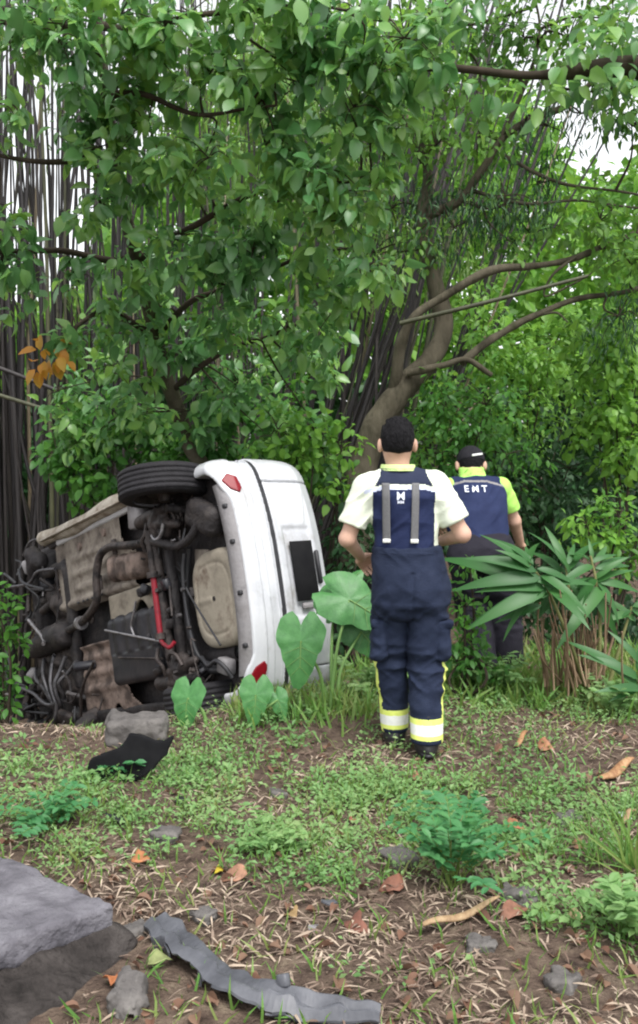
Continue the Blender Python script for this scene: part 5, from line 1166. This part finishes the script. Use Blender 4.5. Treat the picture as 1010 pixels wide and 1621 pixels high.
# torn grey bumper strip
strip = [gpt(x, y) + A(0, 0, .035) for (x, y) in [(243, 1478), (275, 1505), (320, 1545), (370, 1580), (425, 1600), (485, 1612), (540, 1620), (600, 1630)]]
q = spline(strip, 8); t = nrm(np.gradient(q, axis=0)); sd = nrm(np.cross(t, A(0, 0, 1))); prof = [(-.060, -.026), (-.056, .000), (-.052, .004), (-.006, .010), (.000, .026), (.006, .028), (.042, .020), (.046, .014), (.050, -.020)]
tt = np.linspace(0, 1, len(q)); wd = .62 + .38 * np.sin(tt * 2.9 + .35) + .04 * np.sin(tt * 31); tw_ = -.45 + .35 * np.sin(tt * 5.2)
V = np.stack([q + sd * ((a * np.cos(tw_) - b * np.sin(tw_)) * wd)[:, None] + A(0, 0, 1) * ((a * np.sin(tw_) + b * np.cos(tw_)) * wd)[:, None] for a, b in prof], 1)
V = V + (vnoise(V.reshape(-1, 3), 22, 3).reshape(V.shape[:2]) - .5)[..., None] * .022; k = len(prof)
i_ = (np.arange(len(q) - 1)[:, None] * k + np.arange(k - 1)[None]).ravel(); qf = np.stack([i_, i_ + 1, i_ + k + 1, i_ + k], 1); colj = i_ % k; rowj = i_ // k; torn = ((colj >= 6) & (vnoise(np.stack([rowj * .35, colj * 2.0, rowj * 0], 1), 1, 6) > .56)) | ((colj < 1) & (vnoise(np.stack([rowj * .3, rowj * 0, rowj * 0 + 4], 1), 1, 2) > .62)); qf = qf[~torn]; sroot = thing("plastic_strip", "torn curved strip of grey plastic bumper lying by the road", "car debris", strip[3], "debris of the crash")
o = obj("panel", mesh("panel", V.reshape(-1, 3) - strip[3], qf, M_GPLAST, smooth=False), sroot); md = o.modifiers.new("thickness", 'SOLIDIFY'); md.thickness = .006; md.offset = 0
for j, dz in ((34, .03),): MB().box(V[j, 2] - strip[3] + A(.005, 0, .012), (.035, .025, .035), rotm(.3, .4, j)).build("clip", M_GPLAST if j == 34 else M_TRIM, sroot)
# black plastic shard
sh0 = gpt(203, 1236); pts2 = [(-.19, -.02), (-.17, .09), (-.13, .11), (-.06, .125), (-.02, .18), (.03, .165), (.10, .13), (.15, .12), (.19, .15), (.20, .06), (.12, .0), (.02, -.04), (-.08, -.05), (-.15, -.06)]
def shardf(P):
    z = P[:, 2] - .10 * np.sin(P[:, 0] * 9) * .25; d = s_poly(P[:, 0] + .02 * np.sin(z * 30), z, pts2)
    bow = P[:, 1] - .55 * P[:, 0] ** 2 - .35 * z - .03 * (vnoise(P, 12, 3) - .5); return np.maximum(d, np.abs(bow) - .012)
X, Fq = sdf_mesh(shardf, (-.26, -.1, -.1), (.26, .2, .24), .009)
tag(obj("plastic_shard", mesh("plastic_shard", X, Fq, M_PLATE), loc=sh0 + A(0, 0, .03)), "jagged black plastic shard on the grass before the stone", "car debris", "debris of the crash")
def shard(label, px, py, s, seed, m):
    rr = np.random.default_rng(seed); n = 7; a = np.sort(rr.uniform(0, 6.28, n)); r = s * rr.uniform(.5, 1, n); b = gpt(px, py)
    V = np.vstack([[0, 0, .012], np.stack([np.cos(a) * r, np.sin(a) * r, rr.uniform(0, .015, n)], 1)]); F = np.array([[0, 1 + i, 1 + (i + 1) % n] for i in range(n)])
    o = obj("debris_chip", mesh("debris_chip", V, F, m, smooth=False), loc=b + A(0, 0, .02), rot=(rr.normal() * .3, rr.normal() * .3, 0)); md = o.modifiers.new("thickness", 'SOLIDIFY'); md.thickness = .006
    return tag(o, label, "car debris", "debris of the crash")
shard("thin black chip in the weeds beyond the concrete block", 185, 1303, .06, 1, M_TANK); shard("small dark chip standing in the weeds left of centre", 285, 1275, .045, 2, M_TANK); shard("pale plastic chip on the straw below the centre", 495, 1480, .022, 3, M_VAL); shard("grey chip near the plastic strip's bend", 520, 1440, .035, 4, M_GPLAST); shard("white chip between weeds right of the sheath", 990, 1300, .04, 5, M_WHITE)
def sheath(label, a, b, wd, m, seed):
    p, q_ = gpt(*a) + A(0, 0, .012), gpt(*b) + A(0, 0, .02); t = np.linspace(0, 1, 14); ax = q_ - p; L = np.linalg.norm(ax); base = (p + q_) / 2; k = 7; sd = nrm(np.cross(ax, A(0, 0, 1))); V = []
    for i in t:
        w_ = wd * (math.sin(math.pi * (.12 + .82 * i)) ** .7); curl = 1.9
        for j in np.linspace(-1, 1, k): V.append(p + ax * i - base + sd * (w_ * math.sin(j * curl) / 1.2) + A(0, 0, 1) * (w_ * (1 - .25 * i) * math.cos(j * curl) * .55 + .012 * math.sin(i * 7 + seed)))
    i_ = (np.arange(13)[:, None] * k + np.arange(k - 1)[None]).ravel(); o = obj("bamboo_sheath", mesh("bamboo_sheath", V, np.stack([i_, i_ + 1, i_ + k + 1, i_ + k], 1), m), loc=base + A(0, 0, .015))
    md = o.modifiers.new("thickness", 'SOLIDIFY'); md.thickness = .004; return tag(o, label, "bamboo sheath", "dry bamboo sheaths")
sheath("long curled tan bamboo sheath on the straw near the road", (668, 1482), (790, 1440), .022, M_SHEATH, 1); sheath("orange-brown bamboo sheath at the right edge of the verge", (950, 1245), (1002, 1212), .035, M_SHEATHO, 2)
sheath("thin dry sheath lying right of the firefighter's boots", (815, 1190), (835, 1165), .018, M_SHEATHO, 3); sheath("small pale sheath poking up at the right edge", (985, 1310), (1006, 1290), .016, M_SHEATH, 4)
def dead_leaf(label, px, py, L, col, seed):
    rr = np.random.default_rng(seed); b = gpt(px, py); m = mat("dead_leaf_%d" % seed, [tuple(.4 * c for c in col), tuple(.7 * c for c in col), col], scale=18, rough=.7, bump=.3); s = leaf_shape(6, .72, .3, .35, .8)
    a = rr.uniform(0, 6.28); V, F = scatter(A(0, 0, .022)[None], nrm(A(math.cos(a), math.sin(a), .15))[None], nrm(A(rr.normal() * .3, -.5, 1))[None], A(L * .72), s)
    V = V + (vnoise(V + seed, 40, 2) - .5)[:, None] * .02
    o = obj("dead_leaf", mesh("dead_leaf", V, F, m), loc=b); md = o.modifiers.new("thickness", 'SOLIDIFY'); md.thickness = .002
    return tag(o, label, "leaf", "single fallen leaves")
for i, (lb, px, py, L, c) in enumerate([("small bright yellow leaf near the verge's middle", 354, 1384, .06, (.55, .42, .03)), ("curled pinkish-brown leaf right of the yellow leaf", 390, 1395, .12, (.42, .22, .14)), ("orange leaf beside the concrete block's foot", 177, 1570, .10, (.45, .16, .06)), ("pale green fallen leaf above the grey strip", 236, 1535, .11, (.30, .34, .14)),
    ("orange-brown leaf left of the verge's middle", 210, 1365, .11, (.42, .17, .07)), ("dark red-brown leaf below the weeds at centre", 555, 1465, .13, (.22, .09, .06)), ("brown leaf at the foot of the ferny weed", 640, 1410, .12, (.26, .11, .07)), ("large brown leaf behind the long sheath", 825, 1445, .14, (.30, .14, .09)), ("tan leaf in the middle of the straw", 470, 1462, .1, (.42, .28, .13)),
    ("rusty leaf among weeds right of centre", 800, 1310, .12, (.36, .15, .08)), ("brown leaf on the straw at the lower right", 905, 1345, .09, (.30, .15, .09)), ("brown leaf in front of the boots", 655, 1240, .1, (.32, .14, .09)), ("reddish leaf in the weeds before the boots", 560, 1310, .08, (.36, .14, .08)), ("brown leaf right of the firefighter", 850, 1185, .13, (.36, .17, .09)), ("pale dry leaf near the lower right corner", 900, 1455, .08, (.5, .38, .22))]):
    dead_leaf(lb, px, py, L, c, i)
